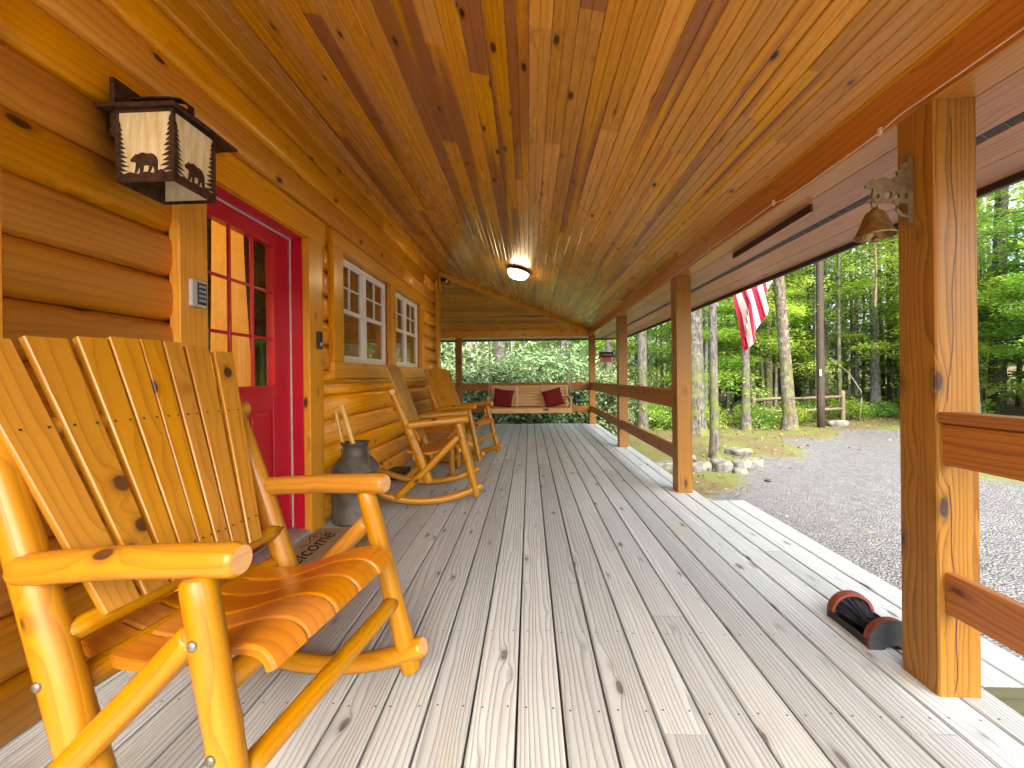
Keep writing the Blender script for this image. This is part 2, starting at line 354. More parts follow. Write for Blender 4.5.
# rock
T=NT('grey_rock'); tc=T.n('ShaderNodeTexCoord').outputs['Object']; n=T.noise(tc,6,6,.65); n2=T.noise(tc,2.3,3,.6)
ge=T.n('ShaderNodeNewGeometry'); sp=T.n('ShaderNodeSeparateXYZ'); T.l(ge.outputs['Normal'],sp.inputs[0])
col=T.mix(T.step(n,.3,.7),(.05,.05,.047,1),(.17,.172,.16,1)); col=T.mix(T.math('MULTIPLY',T.step(n2,.48,.6),T.step(sp.outputs[2],.2,.8)),col,(.17,.21,.05,1))
T.l(col,T.b.inputs['Base Color']); T.b.inputs['Roughness'].default_value=.9; T.l(T.bump(n,.7,.03),T.b.inputs['Normal']); M['rock']=T.m
M['bark']=bark_mat('grey_bark',(.115,.107,.095),(.038,.034,.029),(.16,.17,.152),moss=(.11,.14,.03))
M['barkd']=bark_mat('dark_bark',(.14,.115,.09),(.05,.04,.03),(.22,.23,.19),moss=(.10,.13,.03))
M['barkp']=bark_mat('pale_bark',(.30,.30,.285),(.14,.135,.12),(.36,.36,.345))
M['pole']=plain('dark_pole_wood',(.040,.028,.020),.8,noise_amt=.3,scale=20,bump=.2)
M['lime']=leaf_mat('lime_leaves',[(.10,.19,.022),(.21,.36,.036),(.31,.48,.06),(.43,.57,.12)],.5)
M['green']=leaf_mat('green_leaves',[(.06,.13,.024),(.13,.25,.042),(.21,.36,.06),(.33,.47,.11)],.48)
M['rhodo']=leaf_mat('rhododendron_leaves',[(.06,.11,.04),(.13,.20,.085),(.22,.31,.14),(.38,.46,.26)],.32,.38)
M['needle']=leaf_mat('hemlock_needles',[(.03,.07,.02),(.06,.13,.035),(.10,.19,.05)],.3)
M['fencew']=wood('old_fence_rail',(.16,.135,.085),(.085,.068,.042),rough=.85,vary=.3,bump=.4,spec=.1)

# ------------------------------------------------------------------ camera, light, sky
Xw,Xp,S=-1.61,1.374,.14
cam=bpy.data.cameras.new('Camera'); co=bpy.data.objects.new('camera',cam); COL.objects.link(co); SC.camera=co
f,pi_,ya,ro,cx,cy=402.922,-.0016,-.0414,.0112,512.7,377.7
rgt=Vector((.9991,.0414,-.0112)); fwd=Vector((-.0414,.9991,-.0016)); fwd=fwd.normalized(); rgt=(rgt-fwd*rgt.dot(fwd)).normalized(); upv=rgt.cross(fwd)
co.matrix_world=Matrix(((rgt.x,upv.x,-fwd.x,0),(rgt.y,upv.y,-fwd.y,0),(rgt.z,upv.z,-fwd.z,1.1),(0,0,0,1)))
cam.sensor_width=36; cam.lens=36*f/1024; cam.shift_x=-(cx-512)/1024; cam.shift_y=-(384-cy)/1024; cam.clip_start=.02; cam.clip_end=600
W=bpy.data.worlds.new('World'); SC.world=W; W.use_nodes=True; wt=W.node_tree
bg=wt.nodes['Background']; sky=wt.nodes.new('ShaderNodeTexSky'); sky.sky_type='NISHITA'; sky.sun_disc=False
EL,AZ=R(50),R(172)     # azimuth clockwise from +Y
sky.sun_elevation=EL; sky.sun_rotation=AZ; sky.dust_density=6; sky.ozone_density=.6; sky.air_density=1.2
hs=wt.nodes.new('ShaderNodeHueSaturation'); hs.inputs['Saturation'].default_value=1.0
wt.links.new(sky.outputs[0],hs.inputs['Color']); wt.links.new(hs.outputs[0],bg.inputs[0]); bg.inputs[1].default_value=.15
sl=bpy.data.lights.new('Sun','SUN'); so=bpy.data.objects.new('sun',sl); COL.objects.link(so); sl.energy=.9; sl.angle=R(90); sl.color=(1,.98,.95)
sd=Vector((math.sin(AZ)*math.cos(EL),math.cos(AZ)*math.cos(EL),math.sin(EL))); so.rotation_euler=sd.to_track_quat('Z','Y').to_euler(); so.location=(20,-5,30)
SC.view_settings.view_transform='Standard'; SC.view_settings.look='None'; SC.view_settings.gamma=1; SC.view_settings.exposure=2.7
SC.cycles.use_denoising=True; SC.cycles.denoiser='OPENIMAGEDENOISE'; SC.cycles.max_bounces=10; SC.cycles.diffuse_bounces=6; SC.cycles.transparent_max_bounces=12; SC.cycles.glossy_bounces=4
SC.cycles.sample_clamp_indirect=6; SC.cycles.caustics_reflective=False; SC.cycles.caustics_refractive=False

# ------------------------------------------------------------------ porch floor
def deck_strip(mb,x0,x1,y0,y1,z=0.0,th=.035,lens=(3.6,6.1),cap=0):
    y=y0-random.random()*2
    while y<y1:
        L=random.uniform(*lens); a=max(y,y0); b=min(y+L,y1)
        if b-a>.05: mb.board(((x0+x1)/2,a+.0012,z-th/2),((x0+x1)/2,b-.0012,z-th/2),x1-x0,th,ch=.004,cap=cap)
        y+=L
mb=MB(); X0,WD,G=-.0535,.1496,.0080
n0=-11
for n in range(n0,11):
    a=X0+n*WD+G/2; b=X0+(n+1)*WD-G/2
    if b<-1.64: continue
    a=max(a,-1.70); b=min(b,1.565)
    if n==10: b=1.565
    if b-a>.02: deck_strip(mb,a,b,-3.0,9.46)
for n in range(-32,n0+1):
    a=X0+n*WD+G/2; b=X0+(n+1)*WD-G/2
    if b>-1.70: b=-1.705
    if b-a>.02: deck_strip(mb,a,b,6.98,9.46)
for n in range(-11,11):
    xc=X0+(n+.5)*WD
    if xc<-1.55 or xc>1.54: continue
    y=-1.1
    while y<9.3:
        for q in (-.045,.045):
            x_=xc+q+random.uniform(-.006,.006); y_=y+random.uniform(-.008,.008); r_=.0036
            mb.face([(x_+r_*math.cos(a),y_+r_*math.sin(a),.0006) for a in [k*math.pi/4 for k in range(8)]],[(0,0)]*8,mat=1)
        y+=.406
deck=mb.build('porch_floor',[M['deck'],M['blackm']]); tag(deck,kind='structure')
mb=MB()
deck_strip(mb,1.572,1.716,1.47,3.60,cap=1,lens=(6,9)); deck_strip(mb,1.723,1.866,1.47,3.60,cap=1,lens=(6,9))
land=mb.build('porch_step',[M['deck'],M['rim']]); 
mb=MB()
for z,x in ((-.215,1.90),(-.43,2.2)):
    for k in range(2): deck_strip(mb,x+k*.15,x+.144+k*.15,1.55,3.52,z,lens=(5,6))
steps_tr=mb.build('tread',M['rim'],land)
for y in (1.50,2.53,3.57):
    mb=MB(); mb.poly([(1.575,-.037),(1.86,-.037),(1.86,-.25),(2.17,-.25),(2.17,-.465),(2.48,-.465),(2.48,-.62),(1.575,-.62)],(0,y+.02,0),(1,0,0),(0,0,1),.04); mb.build('stringer',M['rim'],land)
tag(land,'weathered grey wooden entry step running along the open deck edge','step')
mb=MB()
for a,b,w in (((1.585-.02,-3,-.145),(1.585-.02,9.46,-.145),.036),):
    mb.board((1.546,-3,-.14),(1.546,9.44,-.14),.036,.2)
mb.board((-4.8,9.44,-.14),(1.53,9.44,-.14),.036,.2)
for y in (-2,1.5,3.9,6.3,9.2): mb.box((1.40,y,-.9),(1.52,y+.12,-.06))
mb.box((-1.2,9.2,-.9),(-1.08,9.32,-.06)); mb.box((-4.0,9.2,-.9),(-3.9,9.32,-.06))
tag(mb.build('deck_frame',M['rim']),'grey rim boards and piers under the porch deck edge','deck frame')

# ------------------------------------------------------------------ the cabin
cabin=empty('log_cabin',(Xw,2.4,0)); tag(cabin,'orange log cabin wall with red door and white paired windows','cabin')
CL=Vector((Xw,2.4,0))
def cab(mb,name,mats,parent=None):
    o=mb.build(name,mats)
    if parent is None: o.parent=cabin; o.location=-CL
    else: o.parent=parent
    return o
ZH=.197; Z0=-.014
def log_prof(h,bul,n=9):
    o=[]
    for i in range(n+1):
        a=-1+2*i/n; o.append((bul*(1-abs(a)**2.6)**.62, a*(h/2-.0030)))
    return o
def add_course(mb,k,y0,y1,axis='y'):
    zc=Z0+ZH*(k+.5); pr=log_prof(ZH,.030)
    pr=[(a,b) for a,b in pr]+[(-.05,ZH/2-.0015),(-.05,-ZH/2+.0015)]
    y=y0-random.random()*2.5
    while y<y1:
        L=random.uniform(6,11); a=max(y,y0); b=min(y+L,y1)
        if b-a>.02: mb.sweep([(Xw-.005,a+.001,zc),(Xw-.005,b-.001,zc)],pr,rnd=random.random(),cap=0,smooth=True,u0=random.random()*20)
        y+=L
mb=MB()
for k in range(0,15):
    z0=Z0+k*ZH; z1=z0+ZH
    spans=[(-3.0,6.98)]
    def cut(sp,a,b):
        o=[]
        for s,e in sp:
            if e<=a or s>=b: o.append((s,e))
            else:
                if s<a: o.append((s,a))
                if e>b: o.append((b,e))
        return o
    if z0<2.14: spans=cut(spans,1.80,2.93)
    if z0>1.1 and z1<2.2: spans=cut(spans,3.26,5.86)
    for s,e in spans: add_course(mb,k,s,e)
wall=cab(mb,'log_wall',M['log'])
# solid core so no light leaks through the wall, and the far gable end of the cabin
mb=MB()
for lo,hi in (((-1.80,-3,-.1),(-1.665,1.86,3.0)),((-1.80,1.86,2.16),(-1.665,2.82,3.0)),((-1.80,2.82,-.1),(-1.665,3.33,3.0)),((-1.80,3.33,-.1),(-1.665,5.82,1.24)),
              ((-1.80,3.33,2.18),(-1.665,5.82,3.0)),((-1.80,4.50,1.24),(-1.665,4.66,2.18)),((-1.80,5.82,-.1),(-1.665,6.94,3.0))): mb.box(lo,hi)
for k in range(15): mb.sweep([(-5.0,6.955,Z0+ZH*(k+.5)),(-1.68,6.955,Z0+ZH*(k+.5))],[(-b_,a_) if False else (-a_,b_) for a_,b_ in log_prof(ZH,.048)]+[(.05,ZH/2-.0015),(.05,-ZH/2+.0015)],smooth=True,u0=random.random()*9)
cab(mb,'wall_core',M['log'])
# trim: door casing, window casing, corner boards, crown strip
TX=-1.553
mb=MB()
def vtrim(y0,y1,z0,z1,th=.052,x=TX): mb.box((x-th,y0,z0),(x,y1,z1),ch=.004)
vtrim(1.735,1.895,0.0,2.105); vtrim(2.795,2.985,0.0,2.105); vtrim(1.70,3.02,2.108,2.29)
cab(mb,'door_casing',M['trim'])
for y0 in (3.33,4.66):
    pass
mb=MB()
vtrim(3.16,3.33,1.245,2.165); vtrim(4.50,4.66,1.245,2.165); vtrim(5.80,5.93,1.245,2.165)
vtrim(3.16,5.93,2.168,2.30); vtrim(3.16,5.93,1.105,1.242); vtrim(3.0,6.6,1.06,1.10,.03,-1.562)
cab(mb,'window_casing',M['trim'])
mb=MB(); vtrim(6.80,7.01,0,2.78,.045,-1.548); mb.box((-1.80,6.99,0),(-1.60,7.035,2.78)); vtrim(6.90,7.00,2.60,2.93,.03,-1.515)
cab(mb,'corner_board',M['trim'])
mb=MB(); vtrim(-3,7.0,2.885,2.968,.05,-1.555); cab(mb,'crown_strip',M['trim'])
mb=MB(); vtrim(.95,1.131,.75,2.88,.05,TX); cab(mb,'side_trim',M['trim'])
# door
DX=-1.70
mb=MB()
def dpanel(y0,y1,z0,z1,x=DX,th=.044): mb.box((x-th,y0,z0),(x,y1,z1),ch=.003)
dpanel(1.872,2.035,.055,2.10); dpanel(2.605,2.805,.055,2.10); dpanel(2.035,2.605,1.985,2.10); dpanel(2.035,2.605,.90,1.06); dpanel(2.035,2.605,.055,.30); dpanel(2.27,2.37,.30,.90)
for a,b in ((2.035,2.27),(2.37,2.605)):
    mb.box((DX-.04,a,.30),(DX-.014,b,.90)); mb.box((DX-.03,a+.035,.34),(DX-.003,b-.035,.86),ch=.010)
door=cab(mb,'front_door',M['red'])
mb=MB()
for y in (2.2245,2.4145): mb.box((DX-.010,y-.009,1.06),(DX+.007,y+.009,1.985),ch=.003)
for z in (1.368,1.677):
    for a,b in ((2.035,2.215),(2.234,2.405),(2.424,2.605)): mb.box((DX-.009,a,z-.009),(DX+.005,b,z+.009),ch=.003)
mb.box((DX-.01,2.00,1.03),(DX+.012,2.64,1.062)); mb.box((DX-.01,2.00,1.984),(DX+.012,2.64,2.015)); mb.box((DX-.01,2.003,1.062),(DX+.012,2.036,1.984)); mb.box((DX-.01,2.604,1.062),(DX+.012,2.637,1.984))
mb.build('muntin',M['red'],door)
mb=MB(); mb.box((DX-.016,2.036,1.061),(DX-.011,2.604,1.984)); mb.build('door_glass',M['doorglass'],door)
mb=MB(); mb.lathe((DX,1.935,.98),[(.03,0),(.03,.012),(.012,.02),(.012,.045),(.028,.055),(.030,.075),(.018,.09),(0,.092)],20,axis=Vector((1,0,0)).to_track_quat('Z','Y')); mb.build('door_knob',M['brass'],door)
mb=MB()
mb.box((DX-.05,2.806,.0),(-1.606,2.842,2.15)); mb.box((DX-.05,1.835,.0),(-1.606,1.871,2.15)); mb.box((DX-.05,1.871,2.101),(-1.606,2.806,2.15))
cab(mb,'door_jamb',M['red'])
mb=MB(); mb.box((DX+.001,2.795,.055),(DX+.012,2.8055,2.09)); mb.box((DX+.001,1.873,2.090),(DX+.012,2.8055,2.1005)); cab(mb,'weatherstrip',M['weather'])
mb=MB(); mb.box((-1.78,1.872,-.01),(-1.56,2.805,.035),mat=0); mb.box((DX-.02,1.873,.036),(DX+.03,2.804,.054),mat=1); cab(mb,'threshold',[M['sill'],M['alu']])
# windows
def make_window(y0,y1):
    z0,z1=1.247,2.163; FX=-1.617
    mb=MB()
    def fb(a,b,c,d,x0=-.045,x1=0): mb.box((FX+x0,a,c),(FX+x1,b,d),ch=.003)
    fb(y0,y0+.035,z0,z1); fb(y1-.035,y1,z0,z1); fb(y0+.035,y1-.035,z1-.035,z1); fb(y0+.035,y1-.035,z0,z0+.035)
    ym=(y0+y1)/2; fb(ym-.04,ym+.04,z0+.035,z1-.035)
    zm=1.70
    for a,b in ((y0+.035,ym-.04),(ym+.04,y1-.035)):
        fb(a,b,zm-.02,zm+.02,-.04,-.004)
        for q in (a,b-.022): fb(q,q+.022,z0+.035,zm-.02,-.038,-.006); fb(q,q+.022,zm+.02,z1-.035,-.038,-.012)
        fb(a+.022,b-.022,z0+.035,z0+.06,-.038,-.006); fb(a+.022,b-.022,z1-.057,z1-.035,-.038,-.012)
        fb((a+b)/2-.008,(a+b)/2+.008,zm+.02,z1-.057,-.034,-.014)
        zz=(zm+.02+z1-.057)/2; fb(a+.022,(a+b)/2-.008,zz-.008,zz+.008,-.034,-.014); fb((a+b)/2+.008,b-.022,zz-.008,zz+.008,-.034,-.014)
    w=cab(mb,'window',M['white'])
    for a,b in ((y0+.035,ym-.04),(ym+.04,y1-.035)):
        mb=MB(); mb.box((FX-.030,a+.005,z0+.045),(FX-.026,b-.005,z1-.045)); mb.build('pane',M['glass'],w)
        mb=MB()
        for i in range(23):
            z=z0+.05+i*.038
            mb.board((FX-.10,a+.01,z),(FX-.10,b-.01,z),.040,.003,up=(1.0,0,.85),ch=.0005)
        mb.build('blind',M['blind'],w)
    return w
make_window(3.332,4.498); make_window(4.662,5.798)
# rooms behind the glass
mb=MB()
mb.box((-4.6,-.6,-.05),(-1.82,6.8,-.01)); mb.box((-4.6,-.6,2.9),(-1.82,6.8,2.95)); mb.box((-4.65,-.6,0),(-4.6,6.8,2.9)); mb.box((-4.6,-.65,0),(-1.82,-.6,2.9)); mb.box((-4.6,6.8,0),(-1.82,6.85,2.9))
mb.box((-3.2,2.95,0),(-1.83,3.0,2.9))
cab(mb,'room_shell',M['inner'])
M['cloth']=plain('brown_curtain_cloth',(.075,.042,.018),.9,noise_amt=.3,scale=60,bump=.2,spec=.1)
def curtain(ya,yb,yc):
    mb=MB(); ns=16; nz=10
    W_=lambda t:(yb-ya)*(1-.0*t)+(yc-yb)*t**1.5      # tied back towards the bottom
    G_=[[Vector((-1.815+.016*math.sin(j/ns*22),ya+W_(i/nz)*j/ns,2.12-1.25*i/nz)) for j in range(ns+1)] for i in range(nz+1)]
    for i in range(nz):
        for j in range(ns): mb.face([G_[i][j],G_[i+1][j],G_[i+1][j+1],G_[i][j+1]],[(0,0)]*4,smooth=True)
    return cab(mb,'curtain',M['cloth'])
curtain(2.05,2.235,2.20); curtain(2.90,2.50,2.60)
rl=MB(); rl.lathe((-3.3,1.6,1.95),[(.02,.25),(.05,.22),(.16,0),(.15,-.01)],24); cab(rl,'room_lamp',M['litroom'])
mb=MB(); mb.box((-4.59,1.5,0),(-4.35,3.6,1.3)); 
cab(mb,'fireplace',M['rock'])

# ------------------------------------------------------------------ porch roof
roof=empty('porch_roof',(0,3,2.6)); tag(roof,'knotty pine porch ceiling with beams and overhanging soffit','porch roof')
RL=Vector((0,3,2.6))
def rf(mb,name,mats):
    o=mb.build(name,mats); o.parent=roof; o.location=-RL; return o
zc=lambda x:2.97-.265*(x-Xw)
RB=-1.3
YH0,YH1=6.98,9.32; SE=(2.97-zc(Xp+.02))/(YH1-YH0)
hipx=lambda x: YH0+(x-Xw)*(YH1-YH0)/(Xp+.02-Xw)
mb=MB()
BW=.0965; nx=int((Xp+.05-Xw)/BW)+1
sl_=math.hypot(1,.265); upn=Vector((.265,0,1)).normalized()
for i in range(nx):
    xa=Xw-.02+i*BW; xb=min(xa+BW,Xp+.05); xm=(xa+xb)/2; w=(xb-xa)*sl_
    ye=hipx(xm)+.0; y=RB-random.random()*2
    while y<ye:
        L=random.uniform(1.6,3.9); a=max(y,RB); b=min(y+L,ye)
        if b-a>.05:
            h=w/2-.0006; t=.016; c=.0045
            pr=[(-h,t),(-h,c),(-h+c,0),(-.003,0),(0,.004),(.003,0),(h-c,0),(h,c),(h,t)]
            mb.sweep([(xm,a,zc(xm)),(xm,b-.0008,zc(xm))],pr,up=upn,u0=random.random()*30)
        y+=L
rf(mb,'ceiling',M['ceil'])
mb=MB()   # end bay: boards run across, slope falls towards the far beam
ze=lambda y:2.97-SE*(y-YH0)
ny=int((YH1+.02-YH0)/BW); un=Vector((0,SE,1)).normalized()
for i in range(ny+1):
    ya_=YH0+i*BW; yb=min(ya_+BW,YH1+.03); ym=(ya_+yb)/2; xe=Xw+(ym-YH0)/(YH1-YH0)*(Xp+.02-Xw)
    x=-5.2-random.random()*2
    while x<xe:
        L=random.uniform(2,4); a=max(x,-5.2); b=min(x+L,xe)
        if b-a>.04:
            h=(yb-ya_)*math.hypot(1,SE)/2-.0004; t=.016; c=.003
            pr=[(-h,t),(-h,c),(-h+c,0),(h-c,0),(h,c),(h,t)]
            mb.sweep([(a,ym,ze(ym)),(b,ym,ze(ym))],pr,up=un,u0=random.random()*30)
        x+=L
rf(mb,'end_ceiling',M['ceil'])
mb=MB(); a=Vector((Xw+.02,YH0+.02,2.97-.035)); b=Vector((Xp,YH1-.05,zc(Xp)-.03)); mb.board(a,b,.045,.10,ch=.004); rf(mb,'hip_rafter',M['trim'])
mb=MB(); mb.board((Xp+.07,RB,2.105),(Xp+.07,1.05,2.105),.14,.163,ch=.006); mb.board((Xp+.07,1.052,2.105),(Xp+.07,5.2,2.105),.14,.163,ch=.006); mb.board((Xp+.07,5.202,2.105),(Xp+.07,9.46,2.105),.14,.163,ch=.006)
mb.board((Xp+.012,RB,2.215),(Xp+.012,9.3,2.215),.024,.06); rf(mb,'side_beam',M['beam'])
mb=MB(); mb.board((-5.2,9.39,2.105),(Xp-.002,9.39,2.105),.14,.163,ch=.006); rf(mb,'end_beam',M['trim'])
mb=MB()
XS0,XS1=Xp+.142,2.285
for (a,b) in ((XS0,1.772),(1.836,2.06),(2.063,XS1)):
    y=RB
    while y<9.98:
        L=random.uniform(3,4.8); e=min(y+L,9.98); mb.board(((a+b)/2,y+.001,2.034),((a+b)/2,e-.001,2.034),b-a-.002,.018,ch=.002); y+=L
rf(mb,'soffit',M['soffit'])
mb=MB()
for (a,b) in ((9.462,9.72),(9.722,9.98)): mb.board((-5.2,(a+b)/2,2.034),(XS0-.002,(a+b)/2,2.034),b-a-.002,.018,ch=.002)
rf(mb,'end_soffit',M['soffit'])
mb=MB(); mb.box((1.773,RB,2.030),(1.835,9.97,2.036)); v=rf(mb,'vent_strip',M['vent'])
mb=MB()
for x in (1.788,1.804,1.820): mb.box((x-.001,RB,2.026),(x+.001,9.9,2.028),ch=.0001)
y=RB+.1
while y<9.9:
    mb.board((1.774,y,2.0245),(1.834,y+.03,2.0245),.0022,.0015,ch=.0001); y+=.075
mb.build('vent_wire',M['ventw'],v)
mb=MB(); mb.board((2.302,RB,2.07),(2.302,10.0,2.07),.03,.16); mb.board((-5.2,9.995,2.07),(2.28,9.995,2.07),.03,.16); mb.board((2.35,RB,2.09),(2.35,10.05,2.09),.06,.10); rf(mb,'fascia',M['fascia'])
mb=MB(); mb.board((1.545,2.26,2.002),(1.565,3.14,2.002),.012,.044); o=rf(mb,'valance_board',M['fascia'])
mb=MB(); mb.board((1.545,2.26,1.978),(1.565,3.14,1.978),.016,.004); mb.build('valance_edge',M['soffit'],o)
mb=MB()   # closed roof deck above, so the sky only enters from the open sides
mb.face([(-6,RB-.2,3.05),(-1.5,RB-.2,3.05),(-1.5,7.0,3.05),(-6,7.0,3.05)],[(0,0)]*4); mb.face([(-1.5,RB-.2,3.05),(2.4,RB-.2,2.16),(2.4,10.05,2.16),(-1.5,7.0,3.05)],[(0,0)]*4); mb.face([(-6,7.0,3.05),(-1.5,7.0,3.05),(2.4,10.05,2.16),(-6,10.05,2.16)],[(0,0)]*4)
rf(mb,'roof_covering',M['fascia'])

# posts and railings
PY=[('tall square timber post in the foreground carrying a brass bell',Xp,1.4197),('square timber post beside the open gravel entry, knots facing the camera',Xp,3.8209),
    ('square timber post third from the camera along the gravel side',Xp,6.2708),('far corner timber post where the two back railings meet',Xp,9.30),
    ('far timber post left of the hanging porch swing',-1.715,9.30)]
posts=[]
for i,(lab,x,y) in enumerate(PY):
    mb=MB(); mb.box((0,0,0.001),(S,S,2.0225),ch=.005,rnd=random.random())
    # faces of a post share one piece of timber; drying crack down the front face
    o=mb.build('porch_post',M['post'],None,(x,y,0)); tag(o,lab,'post','timber posts along the porch edge'); posts.append(o)
    if i==0:
        mb=MB(); p=[]
        zz=0.0
        pts=[(.052+.012*math.sin(z*5)+.006*math.sin(z*17),z) for z in [1.0+.06*k for k in range(17)]]
        for (xa_,za),(xb_,zb) in zip(pts[:-1],pts[1:]):
            mb.face([(xa_-.0016,-.0008,za),(xa_+.0016,-.0008,za),(xb_+.0016,-.0008,zb),(xb_-.0016,-.0008,zb)],[(0,0)]*4)
        mb.build('drying_crack',M['fascia'],o); mb=MB()
        pts=[(.05+.01*math.sin(z*7)+.004*math.sin(z*23),z) for z in [.02+.05*k for k in range(15)]]
        for (xa_,za),(xb_,zb) in zip(pts[:-1],pts[1:]):
            mb.face([(xa_-.0014,-.0008,za),(xa_+.0014,-.0008,za),(xb_+.0014,-.0008,zb),(xb_-.0014,-.0008,zb)],[(0,0)]*4)
        mb.build('drying_crack',M['fascia'],o)
def railing(a,b,lab,side):
    """a,b: ends on the inner face line; rails sit just outside it"""
    a=Vector(a);b=Vector(b);d=(b-a).normalized(); n=Vector((side[0],side[1],0))
    e=empty('porch_railing',(a+b)/2); tag(e,lab,'railing','timber railings of the porch')
    off=-(a+b)/2
    def bd(name,z0,z1,n0,n1):
        mb=MB(); c=(n0+n1)/2; up=(0,0,1)
        mb.board(a+n*c+Vector((0,0,(z0+z1)/2)),b+n*c+Vector((0,0,(z0+z1)/2)),abs(n1-n0),z1-z0,ch=.005); o=mb.build(name,M['rail'],e); o.location=off
    bd('cap_rail',.930,.966,.002,.092); bd('top_rail',.787,.927,.018,.056); bd('bottom_rail',.286,.424,.022,.060)
railing((Xp,-1.3+S,0),(Xp,1.4187,0),'timber railing running from the bell post towards the camera',(1,0))
railing((Xp,3.8209+S+.001,0),(Xp,6.2698,0),'timber railing just past the open entry on the gravel side',(1,0))
railing((Xp,6.2708+S+.001,0),(Xp,9.298,0),'short looking timber railing meeting the far corner post',(1,0))
railing((Xp-.001,9.30,0),(-1.715+S+.001,9.30,0),'timber railing straight behind the hanging swing',(0,1))
railing((-1.716,9.30,0),(-4.9,9.30,0),'timber railing end seen left of the far post, behind a rocking chair',(0,1))

# ------------------------------------------------------------------ rocking chair (local: faces +X)
def arc(z0,x0,Rr,xs): return [(x,z0+(x-x0)**2/(2*Rr)) for x in xs]
def make_chair():
    root=empty('rocking_chair',(0,0,0)); ch=[M['chair'],M['chairend']]
    for s in (-1,1):
        rx=[-.46+.05*i for i in range(21)]
        mb=MB(); pts=[(x,s*.335,.034+(x-.06)**2/1.95) for x in rx]
        mb.log(pts,.031,.034,12,.02,cap=1,n=24,round_end=.012); rk=mb.build('rocker',ch,root)
        mb=MB(); mb.log([(.335,s*.316,.70),(.41,s*.330,.39),(.49,s*.343,.055)],.032,.035,14,.03,n=14,round_end=.010,kn=4); lg=mb.build('leg',ch,root)
        for t in (.18,.50,.93):
            p=Vector((.335,s*.316,.70)).lerp(Vector((.49,s*.343,.055)),t)
            b=MB(); b.lathe(p+Vector((0,s*.029,0)),[(.011,0),(.011,.006),(.007,.009),(0,.0095)],10,axis=Vector((0,s,0)).to_track_quat('Z','Y')); b.build('bolt',M['bolt'],lg)
        mb=MB(); mb.log([(.424,s*.298,.733),(.15,s*.318,.716),(-.105,s*.338,.690)],.0355,.034,16,.012,n=14,round_end=.014); mb.build('arm',ch,root)
        mb=MB(); mb.log([(-.225,s*.323,.99),(-.10,s*.322,.68),(.08,s*.322,.19)],.034,.041,14,.025,n=18,round_end=.012,kn=3); pt=mb.build('rear_post',ch,root)
        for p in ((-.02,.46),(.04,.30)):
            b=MB(); b.lathe((p[0],s*(.322+.036),p[1]),[(.011,0),(.011,.006),(.007,.009),(0,.0095)],10,axis=Vector((0,s,0)).to_track_quat('Z','Y')); b.build('bolt',M['bolt'],pt)
        mb=MB(); mb.log([(.335,s*.322,.585),(.05,s*.348,.30),(-.20,s*.345,.075)],.030,.032,13,.02,n=14,round_end=.008); mb.build('brace',ch,root)
    mb=MB(); mb.log([(-.215,-.372,.985),(-.215,.372,.985)],.030,.030,14,.02,n=12,round_end=.01); mb.build('top_crossbar',ch,root)
    mb=MB(); mb.log([(-.035,-.325,.535),(-.035,.325,.535)],.027,.027,14,.02,n=12); mb.build('lower_crossbar',ch,root)
    mb=MB(); mb.log([(-.03,-.315,.415),(-.03,.315,.415)],.032,.032,14,.02,n=12); mb.build('seat_crossbar',ch,root)
    mb=MB(); mb.log([(.37,-.32,.47),(.37,.32,.47)],.029,.029,14,.02,n=12); mb.build('seat_crossbar',ch,root)
    mb=MB(); mb.log([(.432,-.33,.305),(.432,.33,.305)],.026,.026,14,.01,n=12); mb.build('stretcher',ch,root)
    # seat: five shaped slats
    mb=MB(); prof=[(-.112,.462),(-.05,.448),(.0,.440),(.06,.440),(.12,.448),(.20,.470),(.28,.500),(.34,.520),(.39,.529),(.425,.527),(.448,.514),(.458,.494)]
    xs_=[p[0] for p in prof]; cr_=[]
    for i_ in range(len(prof)-1):   # smooth the slat profile
        p0,p1,p2,p3=prof[max(i_-1,0)],prof[i_],prof[i_+1],prof[min(i_+2,len(prof)-1)]
        for t_ in (0,.25,.5,.75):
            cr_.append(tuple(.5*((2*p1[k])+(-p0[k]+p2[k])*t_+(2*p0[k]-5*p1[k]+4*p2[k]-p3[k])*t_**2+(-p0[k]+3*p1[k]-3*p2[k]+p3[k])*t_**3) for k in (0,1)))
    prof=cr_+[prof[-1]]
    for i in range(5):
        fr=lambda x,q:(q/5*2-1)*(.236+(x+.11)/.57*.030)
        P=[Vector((x,(fr(x,i)+fr(x,i+1))/2,z-.012)) for x,z in prof]
        def pf(k,_,i=i):
            x=prof[k][0]; h=(fr(x,i+1)-fr(x,i))/2-.0022; t=.0125; c=.007
            return [(-h+.002,-t),(h-.002,-t),(h,-t+.002),(h,t-c),(h-c*.35,t-c*.35),(h-c,t),(-h+c,t),(-h+c*.35,t-c*.35),(-h,t-c),(-h,-t+.002)]
        rr=random.random(); mb.sweep(P,pf,rnd=rr,u0=random.random()*9,cap=0)
    mb.build('seat',[M['seat']],root)
    # back: eight tapering slats in a fan
    top=[-.365,-.252,-.141,-.055,.030,.100,.171,.272,.362]; bot=[-.250,-.170,-.100,-.050,0,.048,.097,.155,.212]
    gapw=[.0,.020,.020,.003,.003,.004,.010,.014,.0]; ht=[1.203,1.213,1.223,1.229,1.230,1.228,1.221,1.206]
    mb=MB(); dirv=Vector((-.40,0,1)).normalized(); nrm=Vector((1,0,.40)).normalized()
    pt=lambda z,w:Vector((-.17-.40*(z-.95),w,z))
